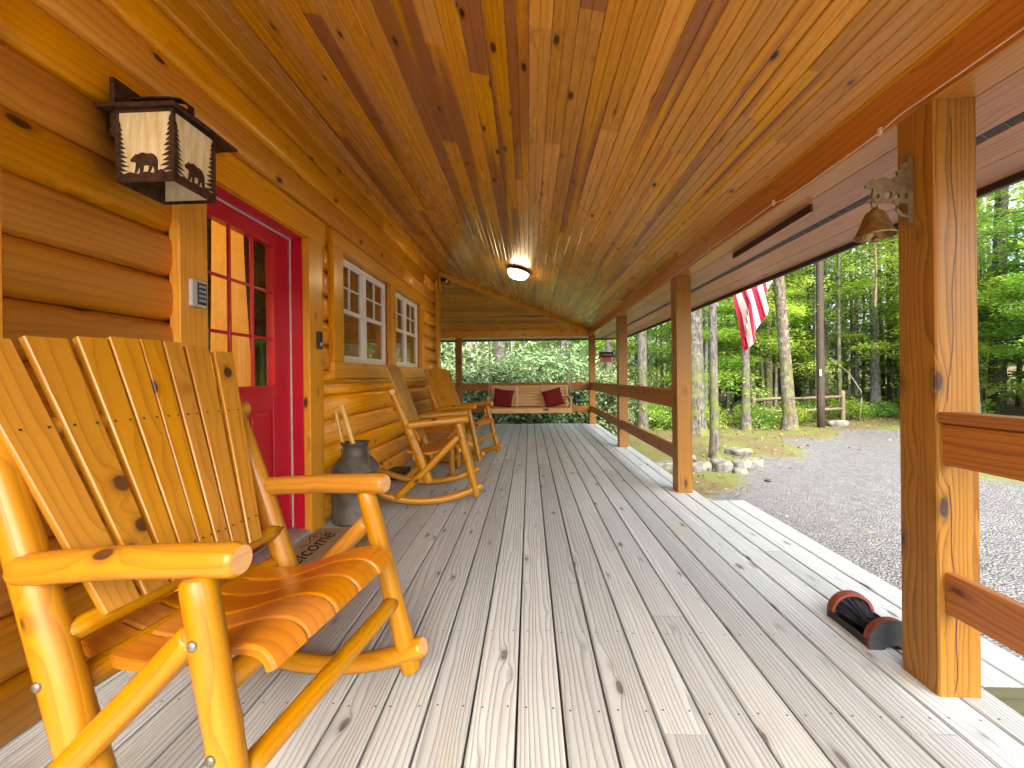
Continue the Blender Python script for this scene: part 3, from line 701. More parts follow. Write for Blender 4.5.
    for i in range(8):
        z0=.548; z1=ht[i]; a0=bot[i]+gapw[i]*.4/2; b0=bot[i+1]-gapw[i+1]*.4/2; a1=top[i]+gapw[i]/2; b1=top[i+1]-gapw[i+1]/2
        dz=.002 if i%2 else 0
        def pf(k,_): 
            h=((b0-a0) if k==0 else (b1-a1))/2-.0008; t=.011; c=.003
            return [(-h+c,-t),(h-c,-t),(h,-t+c),(h,t-c),(h-c,t),(-h+c,t),(-h,t-c),(-h,-t+c)]
        A=pt(z0,(a0+b0)/2)+nrm*dz; B=pt(z1,(a1+b1)/2)+nrm*dz
        mb.sweep([A,B],pf,up=nrm,rnd=random.random(),u0=random.random()*20,dirs=[dirv,dirv])
    bk=mb.build('backrest',[M['chair']],root)
    for i in range(8):
        for z in (.985,.62):
            for q in (.25,.75):
                lo=bot[i]+(bot[i+1]-bot[i])*q; hi=top[i]+(top[i+1]-top[i])*q; tt=(z-.548)/(1.22-.548)
                p=pt(z,lo+(hi-lo)*tt)+nrm*.015
                b=MB(); b.lathe(p,[(.003,-.001),(.003,.0006),(0,.0008)],8,axis=nrm.to_track_quat('Z','Y')); b.build('screw',M['blackm'],bk)
    return root
chair=make_chair()
CH=[(-.968,1.157,-8.35,'large log rocking chair closest to the camera, in front of the red door'),(-1.013,3.775,9.6,'log rocking chair seen side on beside the milk can'),(-1.009,5.461,-15.6,'farthest log rocking chair, near the cabin corner')]
for i,(x,y,a,lab) in enumerate(CH):
    o=chair if i==0 else copy_tree(chair)
    o.location=(x,y,0); o.rotation_euler.z=R(a); tag(o,lab,'rocking chair','log rocking chairs on the porch')

# small log table between the two far rockers
tb=empty('side_table',(-1.08,4.68,0)); tag(tb,'small low log side table between the two far rocking chairs','table'); ch=[M['chair'],M['chairend']]
mb=MB()
for i in range(4): mb.board((-.24,-.18+i*.12,.492),(.24,-.18+i*.12,.492),.117,.026,ch=.005)
mb.build('table_top',M['seat'],tb)
for sx in (-1,1):
    for sy in (-1,1):
        mb=MB(); mb.log([(sx*.20,sy*.19,0),(sx*.19,sy*.18,.478)],.032,.030,12,.04,n=8,cap=1); mb.build('leg',ch,tb)
for sx in (-1,1):
    mb=MB(); mb.log([(sx*.197,-.19,.16),(sx*.197,.19,.16)],.022,.022,10,.02,n=6); mb.build('stretcher',ch,tb)
for sy in (-1,1): 
    mb=MB(); mb.board((-.2,sy*.2,.44),(.2,sy*.2,.44),.02,.07); mb.build('apron',M['rail'],tb)
# black box by the wall
mb=MB(); mb.box((-.09,-.12,0.002),(.09,.12,.085),ch=.008); o=mb.build('storage_box',M['black'],None,(-1.45,4.40,0)); tag(o,'low black plastic box on the deck against the log wall','box')
mb=MB(); mb.box((-.095,-.125,.086),(.095,.125,.098),ch=.005); mb.build('lid',M['black'],o)

# ------------------------------------------------------------------ milk can with walking sticks
can=empty('milk_can',(-1.368,3.10,0)); tag(can,'old dark grey metal milk can standing by the door casing','milk can')
mb=MB(); mb.lathe((0,0,0),[(.168,.002),(.176,.008),(.176,.03),(.172,.034),(.172,.385),(.176,.39),(.176,.402),(.171,.408),(.160,.435),(.130,.475),(.100,.505),(.092,.52),(.090,.575),(.097,.585),(.108,.598),(.110,.606),(.102,.608),(.086,.60),(.082,.585),(.082,.53),(.12,.47),(.155,.42),(.155,.05),(.0,.05)],40); mb.build('body',M['can'],can)
mb=MB()
for k in range(18):
    a=k/18*6.283; mb.lathe((math.cos(a)*.174,math.sin(a)*.174,.396),[(.0,-.004),(.004,-.003),(.005,0),(.004,.003),(0,.004)],6)
mb.build('rivet_band',M['can'],can)
for a0 in (-.55,2.6):
    d=Vector((math.cos(a0),math.sin(a0),0)); mb=MB()
    mb.log([d*.095+Vector((0,0,.565)),d*.135+Vector((0,0,.572)),d*.165+Vector((0,0,.545)),d*.166+Vector((0,0,.49)),d*.15+Vector((0,0,.445))],.011,.011,10,0,n=16,cap=0); mb.build('handle',M['can'],can)
a=Vector((-.055,-.02,.06)); 
for base,tip,lab,r in (((-1.42,3.06,.06),(-1.53,3.12,.84),'short peeled walking stick with knots, left one in the milk can',.017),((-1.33,3.12,.06),(-1.47,3.09,.905),'taller peeled walking stick, right one in the milk can',.019)):
    b=Vector(base); t=Vector(tip); mid=b.lerp(t,.6)+Vector((.035,0,0))
    e=mb=MB(); mb.log([Vector((0,0,0)),mid-b,t-b],r*.9,r,10,.06,n=22,round_end=.01,kn=10); o=mb.build('walking_stick',[M['peeled'],M['chairend']],None,b); tag(o,lab,'walking stick','walking sticks in the milk can')

# ------------------------------------------------------------------ door mat with lettering
mat=empty('door_mat',(-1.30,2.48,0)); tag(mat,'tan coir doormat with black script reading Welcome at the red door','doormat')
mb=MB(); mb.box((-.235,-.39,.002),(.235,.39,.016),ch=.004); mb.build('pile',M['coir'],mat)
def text_mesh(txt,size,name,mt,parent,mw,shear=0,ext=.001):
    cu=bpy.data.curves.new(name,'FONT'); cu.body=txt; cu.size=size; cu.align_x='CENTER'; cu.align_y='CENTER'; cu.extrude=ext; cu.shear=shear; cu.offset=0.0
    t=bpy.data.objects.new(name,cu); COL.objects.link(t); bpy.context.view_layer.update()
    me=bpy.data.meshes.new_from_object(t.evaluated_get(bpy.context.evaluated_depsgraph_get())); me.name=name
    bpy.data.objects.remove(t); me.materials.clear(); me.materials.append(mt)
    o=bpy.data.objects.new(name,me); COL.objects.link(o); o.parent=parent; o.matrix_local=mw; return o
text_mesh('Welcome',.165,'lettering',M['ink'],mat,Matrix.Translation((-.11,-.04,.0172))@Matrix.Rotation(R(90),4,'Z'),.35)
mb=MB()
for sx,sy in ((-1,1),(-1,-1),(1,1),(1,-1)):
    pts=[]
    for i in range(30):
        t=i/29; r=.02+.05*t; a=t*7.5
        pts.append((sx*(.165-r*math.cos(a)*.6+.015),sy*(.27+r*math.sin(a)),.0175))
    mb.sweep(pts,[(-.0035,0),(.0035,0),(.0035,.001),(-.0035,.001)])
    pts=[(sx*(.19-.03*math.sin(t*5)),sy*(.05+.20*t),.0175) for t in [i/14 for i in range(15)]]
    mb.sweep(pts,[(-.0025,0),(.0025,0),(.0025,.001),(-.0025,.001)])
mb.build('scroll_pattern',M['ink'],mat)

# ------------------------------------------------------------------ silhouettes
BEAR=[(0,.44),(.02,.50),(.08,.54),(.12,.60),(.17,.62),(.19,.67),(.23,.66),(.24,.62),(.33,.68),(.44,.72),(.52,.70),(.62,.66),(.74,.68),(.86,.64),(.95,.54),(1.0,.40),(.99,.22),(1.0,.04),(.98,0),(.86,0),(.87,.08),(.84,.20),(.80,.22),(.76,.10),(.72,.02),(.63,.02),(.66,.10),(.68,.24),(.58,.26),(.48,.24),(.47,.10),(.44,0),(.33,0),(.35,.06),(.34,.18),(.31,.20),(.27,.08),(.22,.0),(.14,.01),(.17,.10),(.19,.26),(.20,.36),(.14,.38),(.08,.38),(.02,.40)]
def pine(h,w,n=9,side=0):
    """jagged fir outline; side>0 keeps only branches reaching right"""
    L=[];Rr=[]
    for i in range(n):
        z0=h*(i+.25)/n; z1=h*(i+.9)/n; r=w*(1-.82*i/n)*(1 if i%2 else .82)
        Rr+= [(r,z0-h*.03),(w*.10,z1)]; L+= [(-r,z0-h*.03),(-w*.10,z1)]
    if side>0: L=[(-.003,0),(-.003,h)]; return [(0,0)]+Rr+[(0,h)]
    if side<0: return [(0,h)]+L[::-1]+[(0,0)]
    return [(0,-.0)]+Rr+[(0,h)]+L[::-1]

# ------------------------------------------------------------------ wall lantern
lx0,lx1,ly0,ly1,lz0,lz1=-1.530,-1.304,1.438,1.640,1.842,2.112
LO=Vector(((lx0+lx1)/2,(ly0+ly1)/2,lz0)); lan=empty('wall_lantern',LO); tag(lan,'rusty bear and pine tree wall lantern above the keypad','wall lantern')
def lb(mb,name,mats):
    o=mb.build(name,mats); o.parent=lan; o.location=-LO; return o
mb=MB(); q=.011
for x in (lx0,lx1-q):
    for y in (ly0,ly1-q): mb.box((x,y,lz0),(x+q,y+q,lz1),ch=.001)
for z in (lz0,lz1-q):
    for y in (ly0,ly1-q): mb.box((lx0+q,y+.0005,z),(lx1-q,y+q-.0005,z+q),ch=.001)
    for x in (lx0,lx1-q): mb.box((x+.0005,ly0+q,z),(x+q-.0005,ly1-q,z+q),ch=.001)
fr=lb(mb,'frame',M['rust'])
def face_art(org,ex,wd,flip):
    mb=MB(); ey=(0,0,1); ht=lz1-lz0-2*q
    def P(pts,ox,oy,sx,sy): mb.poly([(ox+x*sx,oy+y*sy) for x,y in pts],org,ex,ey,.0015)
    gp=[(0,-.004),(wd,-.004),(wd,.028),(.9*wd,.022),(.8*wd,.034),(.66*wd,.020),(.5*wd,.026),(.36*wd,.018),(.2*wd,.026),(.1*wd,.018),(0,.034)]
    P(gp,0,0,1,1)
    P(BEAR,.22*wd,.022,.52*wd,.105)
    P(pine(.185,.044,11,1),0,.03,1,1); P(pine(.205,.050,11,-1),wd,.03,1,1)
    return mb
m1=face_art((lx0+q,ly0+.0035,lz0+q),(1,0,0),lx1-lx0-2*q,0); lb(m1,'cutout_panel',M['rust'])
m2=face_art((lx1-.0035-.0,ly0+q,lz0+q),(0,1,0),ly1-ly0-2*q,0); lb(m2,'cutout_panel',M['rust'])
for lo,hi in (((lx0+q,ly0+.0055,lz0+q),(lx1-q,ly0+.008,lz1-q)),((lx1-.008,ly0+q,lz0+q),(lx1-.0055,ly1-q,lz1-q)),((lx0+q,ly1-.008,lz0+q),(lx1-q,ly1-.0055,lz1-q))):
    mb=MB(); mb.box(lo,hi,ch=.0002); lb(mb,'art_glass',M['artglass'])
mb=MB(); mb.box((lx0+.001,ly0+q,lz0+q),(lx0+.006,ly1-q,lz1-q)); lb(mb,'back_panel',M['rust'])
mb=MB()
z=lz1+.001; o_=.085
mb.box((lx0-.060,ly0-.018,z),(lx1+.020,ly1+.10,z+.012),ch=.002); lb(mb,'lid',M['rust'])
mb=MB(); mb.box((-1.566,1.452,2.02),(-1.548,1.60,2.245),ch=.002); mb.box((-1.552,1.50,2.128),(-1.38,1.512,2.134)); lb(mb,'back_plate',M['rust'])
mb=MB(); pts=[(-1.55,1.53,2.205),(-1.48,1.53,2.208),(-1.40,1.53,2.206),(-1.345,1.53,2.198),(-1.318,1.53,2.178),(-1.315,1.53,2.155),(-1.335,1.53,2.140),(-1.352,1.53,2.152),(-1.348,1.53,2.168),(-1.336,1.53,2.166)]
mb.sweep(pts,[(-.016,-.003),(.016,-.003),(.016,.003),(-.016,.003)],up=(0,1,0) if False else (0,0,1)); lb(mb,'scroll_arm',M['rust'])
mb=MB(); mb.lathe(((lx0+lx1)/2,(ly0+ly1)/2,lz1-.05),[(.018,.05),(.018,0),(.03,-.02),(.034,-.06),(.02,-.085),(0,-.09)],16); lb(mb,'bulb',M['white'])

# ------------------------------------------------------------------ keypad, doorbell, corner camera
k=empty('door_keypad',(TX,1.818,1.505)); tag(k,'small white keypad on the door casing under the lantern','keypad')
mb=MB(); mb.box((.001,-.042,-.062),(.020,.042,.062),ch=.006); mb.build('housing',M['grey'],k)
mb=MB(); mb.box((.0205,-.012,-.050),(.024,.038,.050),ch=.002); fp=mb.build('key_panel',M['black'],k)
for r in range(4):
    for c in range(3):
        mb=MB(); mb.box((.0245,-.007+c*.0145,.028-r*.022),(.0265,.003+c*.0145,.040-r*.022),ch=.001); mb.build('key',M['keys'],fp)
d=empty('doorbell',(TX,2.905,1.385)); tag(d,'slim black doorbell camera right of the red door','doorbell')
mb=MB(); mb.box((.001,-.024,-.062),(.026,.024,.062),ch=.006); mb.build('housing',M['black'],d)
mb=MB(); mb.lathe((.0262,0,.032),[(.014,0),(.014,.003),(.009,.004),(0,.0045)],16,axis=Vector((1,0,0)).to_track_quat('Z','Y')); mb.build('lens',M['blackm'],d)
mb=MB(); mb.lathe((.0262,0,-.03),[(.015,0),(.015,.002),(.012,.003),(0,.003)],16,axis=Vector((1,0,0)).to_track_quat('Z','Y')); mb.build('button',M['grey'],d)
s=empty('security_light',(-1.50,6.95,2.80)); tag(s,'small black security light on the far cabin corner under the ceiling','security light')
mb=MB(); mb.lathe((-.012,0,0),[(.05,0),(.05,.02),(.03,.03),(0,.03)],18,axis=Vector((1,0,0)).to_track_quat('Z','Y')); mb.build('base',M['black'],s)
for yy in (-.05,.06):
    ax=Vector((.6,yy*6,-.35)).to_track_quat('Z','Y')
    mb=MB(); mb.lathe((.05,yy,-.01),[(.018,-.03),(.03,0),(.042,.06),(.040,.062),(0,.055)],18,axis=ax); h=mb.build('lamp_head',M['black'],s)
    mb=MB(); mb.lathe(Vector((.05,yy,-.01))+ax@Vector((0,0,.0625)),[(.036,0),(.036,.002),(0,.006)],18,axis=ax); mb.build('lamp_glass',M['grey'],h)

# ------------------------------------------------------------------ ceiling lamp (lit)
cxl,cyl=-.126,5.54; zl=zc(cxl); cl=empty('ceiling_lamp',(cxl,cyl,zl)); tag(cl,'lit dome ceiling lamp with bronze rim on the pine ceiling','ceiling lamp')
q=(-Vector((.265,0,1))).to_track_quat('Z','Y')
mb=MB(); mb.lathe((0,0,0),[(.11,.002),(.150,.012),(.168,.022),(.170,.036),(.152,.040),(.148,.03)],40,axis=q); mb.build('rim',M['rust'],cl)
mb=MB(); mb.lathe((0,0,0),[(.146,.034),(.143,.06),(.128,.09),(.10,.115),(.06,.132),(.02,.139),(0,.140)],40,axis=q); mb.build('glass_dome',M['lit'],cl)
mb=MB(); mb.lathe((0,0,0),[(.012,.140),(.012,.146),(.006,.154),(0,.156)],12,axis=q); mb.build('finial',M['rust'],cl)

# ------------------------------------------------------------------ cable along the beam
pts=[]; clips=[.2,.95,1.62,2.3,3.1,4.4,6.2,8.9]
for a,b in zip(clips[:-1],clips[1:]):
    for i in range(8):
        t=i/8; pts.append((Xp-.006,a+(b-a)*t,2.045+.012*math.sin(a*3)-.016*4*t*(1-t)*(b-a)*.5))
cbl=empty('light_cable',(Xp,3,2.05)); tag(cbl,'thin pale cable clipped along the lower edge of the side beam','cable')
mb=MB(); mb.log(pts,.0035,.0035,8,0,n=90,cap=0); o=mb.build('wire',M['cable'],cbl); o.location=(-Xp,-3,-2.05)
for c in clips:
    mb=MB(); mb.box((-.014,c-3-.009,2.045+.012*math.sin(c*3)-2.05-.012),(-.001,c-3+.009,2.045+.012*math.sin(c*3)-2.05+.014),ch=.003); mb.build('clip',M['cable'],cbl)

# ------------------------------------------------------------------ bell on the post
bell=empty('porch_bell',(Xp,1.49,1.75)); tag(bell,'brass dinner bell hanging from an iron bear bracket on the near post','bell')
ey=Vector((0,0,1)); ex=Vector((-1,0,0))
mb=MB()   # wall plate and pine standing against the post
mb.poly([(0,-.115),(.012,-.115),(.018,-.10),(.018,.125),(.010,.135),(.004,.12),(0,.12)],(-.001,.004,0),ex,ey,.008)
mb.poly([(.016,-.01),(.055,-.01),(.075,.02),(.062,.03),(.068,.045),(.052,.055),(.056,.07),(.040,.078),(.044,.09),(.028,.098),(.016,.10)],(-.001,.005,0),ex,ey,.006)
mb.poly([(.016,-.030),(.150,-.026),(.160,-.034),(.150,-.040),(.016,-.044)],(-.001,.004,0),ex,ey,.008)
br=mb.build('bracket',M['iron'],bell)
mb=MB(); B2=[((1-x)*.135+.026,-.028+y*.108) for x,y in BEAR]; mb.poly(B2,(-.001,.0065,0),ex,ey,.009); mb.build('bear_figure',M['iron'],bell)
mb=MB(); mb.log([Vector((-.018,0,-.095)),Vector((-.045,0,-.090)),Vector((-.062,0,-.070)),Vector((-.060,0,-.050)),Vector((-.075,0,-.040))],.006,.005,8,0,n=14,cap=0); mb.build('curled_brace',M['iron'],bell)
BX=-.137
mb=MB(); mb.log([Vector((BX,0,-.030)),Vector((BX-.012,0,-.045)),Vector((BX-.008,0,-.062)),Vector((BX+.008,0,-.062)),Vector((BX+.010,0,-.046)),Vector((BX,0,-.032))],.004,.004,8,0,n=20,cap=0); mb.build('hook',M['iron'],bell)
mb=MB(); mb.lathe((BX,0,-.165),[(.0585,.001),(.0605,0),(.062,.003),(.058,.010),(.050,.024),(.042,.044),(.033,.070),(.027,.084),(.021,.090),(.012,.094),(.010,.102),(0,.103)],36,caps=False)
mb.lathe((BX,0,-.165),[(.0585,.001),(.047,.024),(.038,.044),(.029,.070),(.022,.082),(0,.084)],36,caps=False); mb.build('bell_cup',M['brass'],bell)
mb=MB(); mb.log([Vector((BX,0,-.09)),Vector((BX,0,-.17))],.003,.003,6,0,n=4,cap=0); mb.lathe((BX,0,-.185),[(0,0),(.010,.004),(.012,.012),(.008,.020),(0,.024)],12); cp=mb.build('clapper',M['iron'],bell)
mb=MB(); mb.log([Vector((BX,0,-.186)),Vector((BX+.004,0,-.30)),Vector((BX-.002,0,-.415))],.0028,.0028,6,0,n=10,cap=0); mb.build('pull_cord',M['rope'],cp)

# ------------------------------------------------------------------ boot brush
bx0,bx1,by0,by1=1.337,1.523,1.655,1.885; bb=empty('boot_brush',((bx0+bx1)/2,(by0+by1)/2,0)); tag(bb,'black boot scraper brush with rounded ends on the deck by the post','boot brush')
hw=(bx1-bx0)/2; hl=(by1-by0)/2
outer=[(-hw,0),(-.035,0),(-.022,.016),(.022,.016),(.035,0),(hw,0)]+[(hw*math.cos(a),.032+(.118-.032)*math.sin(a)) for a in [math.pi*i/18 for i in range(19)]]
for yy in (-hl,hl-.012):
    mb=MB(); mb.poly(outer,(0,yy+.012,.001),(1,0,0),(0,0,1),.012,side=1); mb.build('end_plate',[M['steel'],M['rustred']],bb)
mb=MB(); inner=[(hw*.985*math.cos(a),.032+(.116-.032)*math.sin(a)) for a in [math.pi*i/18 for i in range(19)]]; inn2=[(x*.86,(z-.032)*.86+.032) for x,z in inner[::-1]]
mb.poly(inner+inn2,(0,hl-.0125,.001),(1,0,0),(0,0,1),.018); mb.build('end_rim',M['rustred'],bb)
mb=MB(); mb.poly(inner+inn2,(0,-hl+.0305,.001),(1,0,0),(0,0,1),.018); mb.build('end_rim',M['rustred'],bb)
mb=MB(); mb.box((-hw+.001,-hl+.0125,.004),(-hw+.006,hl-.0125,.036)); mb.box((hw-.006,-hl+.0125,.004),(hw-.001,hl-.0125,.036)); mb.box((-hw+.006,-hl+.0125,.006),(hw-.006,hl-.0125,.012)); mb.build('channel',M['blackm'],bb)
mb=MB()
for i in range(900):
    sg=1 if i%2 else -1; a=random.uniform(.05,math.pi-.05); r0=hw*random.uniform(.30,.90)
    p0=Vector((math.cos(a)*r0,sg*(hl-.016),.030+.078*math.sin(a)*r0/hw))
    k=random.uniform(.35,.62); ln=random.uniform(.06,.115)
    p1=Vector((math.cos(a)*r0*k+random.gauss(0,.004),sg*(hl-.016-ln),.026+.078*math.sin(a)*r0*k/hw+random.gauss(0,.005)))
    sd_=(p1-p0).cross(Vector((0,0,1))).normalized()*.0013; up2=Vector((0,0,.0013)); mt=1 if random.random()<.16 else 0
    mb.face([p0-sd_,p0+sd_,p1+sd_*.6,p1-sd_*.6],[(0,0)]*4,mat=mt); mb.face([p0-up2,p0+up2,p1+up2*.6,p1-up2*.6],[(0,0)]*4,mat=mt)
M['bristleg']=plain('grey_bristle',(.16,.17,.20),.35,noise_amt=.2)
mb.build('bristles',[M['bristle'],M['bristleg']],bb)

# ------------------------------------------------------------------ porch swing with two pillows
sw=empty('porch_swing',(0,8.35,0.45)); tag(sw,'slatted wooden porch swing hanging in front of the far railing','porch swing')
mb=MB()
for i in range(8): mb.board((-.80,-.33+i*.075,0),(.80,-.33+i*.075,0),.066,.02,ch=.003)
mb.build('seat',M['swing'],sw)
mb=MB(); mb.board((-.90,-.375,-.02),(.83,-.375,-.02),.028,.095,ch=.004); mb.build('front_rail',M['swing'],sw)
mb=MB()
for i in range(6):
    z=.06+i*.064; mb.board((-.79,.24+z*.22,z),(.79,.24+z*.22,z),.058,.016,up=(0,1,-.22),ch=.003)
mb.board((-.80,.24+.44*.22,.44),(.80,.24+.44*.22,.44),.03,.06,ch=.004)
mb.build('backrest',M['swing'],sw)
for x in (-.79,-.27,.27,.79):
    mb=MB(); mb.board((x,.225,.02),(x,.325,.45),.05,.03,up=(0,1,0),ch=.003); mb.build('back_stile',M['swing'],sw)
for x in (-.82,.82):
    mb=MB(); mb.board((x,-.36,.22),(x,.30,.23),.07,.026,ch=.005); ar=mb.build('armrest',M['swing'],sw)
    mb=MB(); mb.board((x,-.33,.0),(x,-.33,.207),.045,.03,up=(0,1,0)); mb.build('arm_post',M['swing'],sw)
    mb=MB(); 
    mb.log([Vector((x,-.30,.03)),Vector((x,-.02,1.15)),Vector((x,0,2.0 if x<0 else 2.0))],.0055,.0055,6,0,n=4,cap=0)
    mb.log([Vector((x,.28,.25)),Vector((x,-.02,1.15))],.0055,.0055,6,0,n=4,cap=0)
    mb.build('hanging_rope',M['rope'],sw)
def pillow(x,rot,lab):
    mb=MB(); n=14; P={}
    for sgn in (1,-1):
        for i in range(n+1):
            for j in range(n+1):
                a=-1+2*i/n; b=-1+2*j/n
                t=.075*((1-a**4)*(1-b**4))**.55*sgn
                k=1-.06*(1-abs(a)**2)*abs(b)**3; k2=1-.06*(1-abs(b)**2)*abs(a)**3
                P[sgn,i,j]=Vector((a*.21*k2,t,b*.19*k+.19))
    for sgn in (1,-1):
        for i in range(n):
            for j in range(n):
                q=[P[sgn,i,j],P[sgn,i+1,j],P[sgn,i+1,j+1],P[sgn,i,j+1]]
                if sgn<0: q=q[::-1]
                mb.face(q,[(0,0)]*4,smooth=True)
    o=mb.build('pillow',M['redpl']); o.location=(x,8.47,.475); o.rotation_euler=(R(-14),R(rot),R(-rot*1.2)); tag(o,lab,'pillow','maroon pillows on the swing'); 
    bm=bmesh.new(); bm.from_mesh(o.data); bmesh.ops.remove_doubles(bm,verts=bm.verts,dist=.0005); bmesh.ops.recalc_face_normals(bm,faces=bm.faces); bm.to_mesh(o.data); bm.free()
    return o
pillow(-.59,7,'maroon pillow on the left end of the swing'); pillow(.55,-13,'maroon pillow leaning at the right end of the swing')

# ------------------------------------------------------------------ birdhouse
bh=empty('birdhouse',(1.56,8.2,1.38)); bh.rotation_euler.z=R(0); tag(bh,'small red birdhouse with black roof hanging beyond the far corner post','birdhouse')
mb=MB(); mb.box((-.105,-.08,0),(.085,.08,.11),ch=.003); mb.build('house_body',M['housered'],bh)
mb=MB(); mb.poly([(-.075,0),(.075,0),(.075,.11),(0,.185),(-.075,.11)],(.086,0,.002),(0,1,0),(0,0,1),.012); mb.poly([(-.075,0),(.075,0),(.075,.11),(0,.185),(-.075,.11)],(-.118,0,.002),(0,1,0),(0,0,1),.012); mb.build('gable_end',M['orange'],bh)
mb=MB(); mb.board((-.135,-.062,.152),(.125,-.062,.152),.145,.012,up=(0,-.7,.72)); mb.board((-.135,.062,.152),(.125,.062,.152),.145,.012,up=(0,.7,.72)); rr=mb.build('roof',M['black'],bh)
mb=MB(); 
for i in range(4): mb.board((-.10+i*.05,-.095,.142),(-.07+i*.05,-.085,.152),.03,.004,up=(0,-.7,.72))
mb.build('roof_marking',M['grey'],rr)
mb=MB(); mb.lathe((.0985,0,.085),[(.02,0),(.02,.002),(0,.002)],14,axis=Vector((1,0,0)).to_track_quat('Z','Y')); mb.build('entrance_hole',M['black'],bh)
mb=MB(); mb.log([Vector((0,0,.2)),Vector((0,0,.645))],.0015,.0015,5,0,n=3,cap=0); mb.build('hanging_wire',M['blackm'],bh)

# ------------------------------------------------------------------ flag on an angled pole at the fascia
fl=empty('flag',(2.33,4.75,2.10)); tag(fl,'stars and stripes flag hanging beyond the porch fascia','flag')
pole_a=Vector((.0,0,.02)); pole_b=Vector((.46,.10,1.28))
mb=MB(); mb.log([pole_a,pole_b],.011,.011,10,0,n=4,cap=0); mb.lathe(pole_b,[(.0,-.01),(.018,.0),(.022,.015),(.015,.03),(0,.036)],14); mb.build('flag_pole',M['white'],fl)
mb=MB(); mb.lathe((0,0,0),[(.03,0),(.03,.01),(.016,.02),(.016,.08),(0,.08)],14,axis=(pole_b-pole_a).to_track_quat('Z','Y')); mb.build('pole_bracket',M['grey'],fl)
mb=MB(); NU,NV=46,40; P=[[None]*(NV+1) for _ in range(NU+1)]
for i in range(NU+1):
    u=i/NU
    for j in range(NV+1):
        v=j/NV    # across the stripes; v=1 is the outer end of the hoist edge at the pole
        hp=pole_a.lerp(pole_b,.30+.66*v)
        drop=u*1.03
        # the free part gathers under the pole into narrow folds
        g=min(1,u*1.7); wid=.92*(1-g)+.42*g
        cx_=.29+.02*math.sin(u*4); x0=hp.x; xg=cx_+(v-.5)*wid*.86
        x=x0*(1-g)+(xg+(u-.6)*.26)*g; 
        y=hp.y+.06*g*math.sin(v*15+u*2.2)+.03*math.sin(v*7-u*5)*g
        z=hp.z-drop-.10*g*math.sin(v*3.1+.4)+.22*(v-.5)*g*(1-.4*u)-.12*(v)*(u**2)
        P[i][j]=Vector((x,y,z))
for i in range(NU):
    for j in range(NV):
        mb.face([P[i][j],P[i+1][j],P[i+1][j+1],P[i][j+1]],[(i/NU,j/NV),((i+1)/NU,j/NV),((i+1)/NU,(j+1)/NV),(i/NU,(j+1)/NV)],smooth=True)
o=mb.build('flag_cloth',M['flag'],fl)
bm=bmesh.new(); bm.from_mesh(o.data); bmesh.ops.remove_doubles(bm,verts=bm.verts,dist=.0003); bm.to_mesh(o.data); bm.free()

# ------------------------------------------------------------------ ground
GZ=-.6
def gravel_mask(x,y):
    """1 on the gravel lot and drive, 0 on moss and leaf litter"""
    # lot edge seen from the porch: a curve from the rock ring out to the far drive
    pts=[(2.2,5.4),(3.1,6.3),(4.9,8.2),(6.6,10.1),(8.6,11.7),(11.4,12.4),(16,13.6),(26,17)]
    d=99
    yb=np.interp(x,[p[0] for p in pts],[p[1] for p in pts]); near=np.interp(x,[1.4,7,8.5,12,20],[-30,-30,6.2,9.0,12.0])
    return np.minimum(yb-y,y-near if False else yb-y)
def smooth(a,b,v): t=np.clip((v-a)/(b-a),0,1); return t*t*(3-2*t)
gx=np.unique(np.concatenate([np.linspace(-120,-8,18),np.linspace(-8,26,150),np.linspace(26,160,22)])); gy=np.unique(np.concatenate([np.linspace(-80,-6,14),np.linspace(-6,26,140),np.linspace(26,160,24)]))
XX,YY=np.meshgrid(gx,gy)
dist=gravel_mask(XX,YY); wob=.35*np.sin(XX*1.7+YY*.9)+.22*np.sin(XX*3.1-YY*2.3)
mask=smooth(-.5,.5,dist+wob)*smooth(1.2,1.6,XX)
mask*=1-.9*smooth(0,1.2,2.2-np.hypot((XX-9.3)/1.5,(YY-6.6)/.8))   # mossy island right of the near post
ZZ=GZ+.05*np.sin(XX*.6)*np.cos(YY*.5)*(1-mask)+np.clip((np.hypot(XX,YY)-20)*.03,0,2.5)+.12*(1-mask)*smooth(4,12,YY)
ZZ[(XX<1.4)&(YY<9.4)]=GZ-.1
nv=XX.size; verts=np.stack([XX,YY,ZZ],-1).reshape(-1,3); nxg,nyg=len(gx),len(gy)
idx=np.arange(nv).reshape(nyg,nxg); faces=np.stack([idx[:-1,:-1],idx[:-1,1:],idx[1:,1:],idx[1:,:-1]],-1).reshape(-1,4)
me=bpy.data.meshes.new('ground'); me.from_pydata(verts.tolist(),[],faces.tolist()); at=me.attributes.new('gravel','FLOAT','POINT'); at.data.foreach_set('value',mask.reshape(-1).astype(np.float32)); me.polygons.foreach_set('use_smooth',np.ones(len(faces),bool))
T=NT('gravel_moss_litter'); tc=T.n('ShaderNodeTexCoord').outputs['Object']; gm=T.n('ShaderNodeAttribute',attribute_name='gravel').outputs['Fac']
v1=T.n('ShaderNodeTexVoronoi'); T.l(tc,v1.inputs['Vector']); v1.inputs['Scale'].default_value=44
v2=T.n('ShaderNodeTexVoronoi'); T.l(tc,v2.inputs['Vector']); v2.inputs['Scale'].default_value=13
n1=T.noise(tc,1.1,5,.62); n2=T.noise(tc,5,5,.65); n3=T.noise(tc,40,3,.6)
s1=T.n('ShaderNodeSeparateColor'); T.l(v1.outputs['Color'],s1.inputs[0]); s2=T.n('ShaderNodeSeparateColor'); T.l(v2.outputs['Color'],s2.inputs[0])
gf=T.math('ADD',T.math('MULTIPLY',s1.outputs[0],.65),T.math('MULTIPLY',s2.outputs[1],.35))
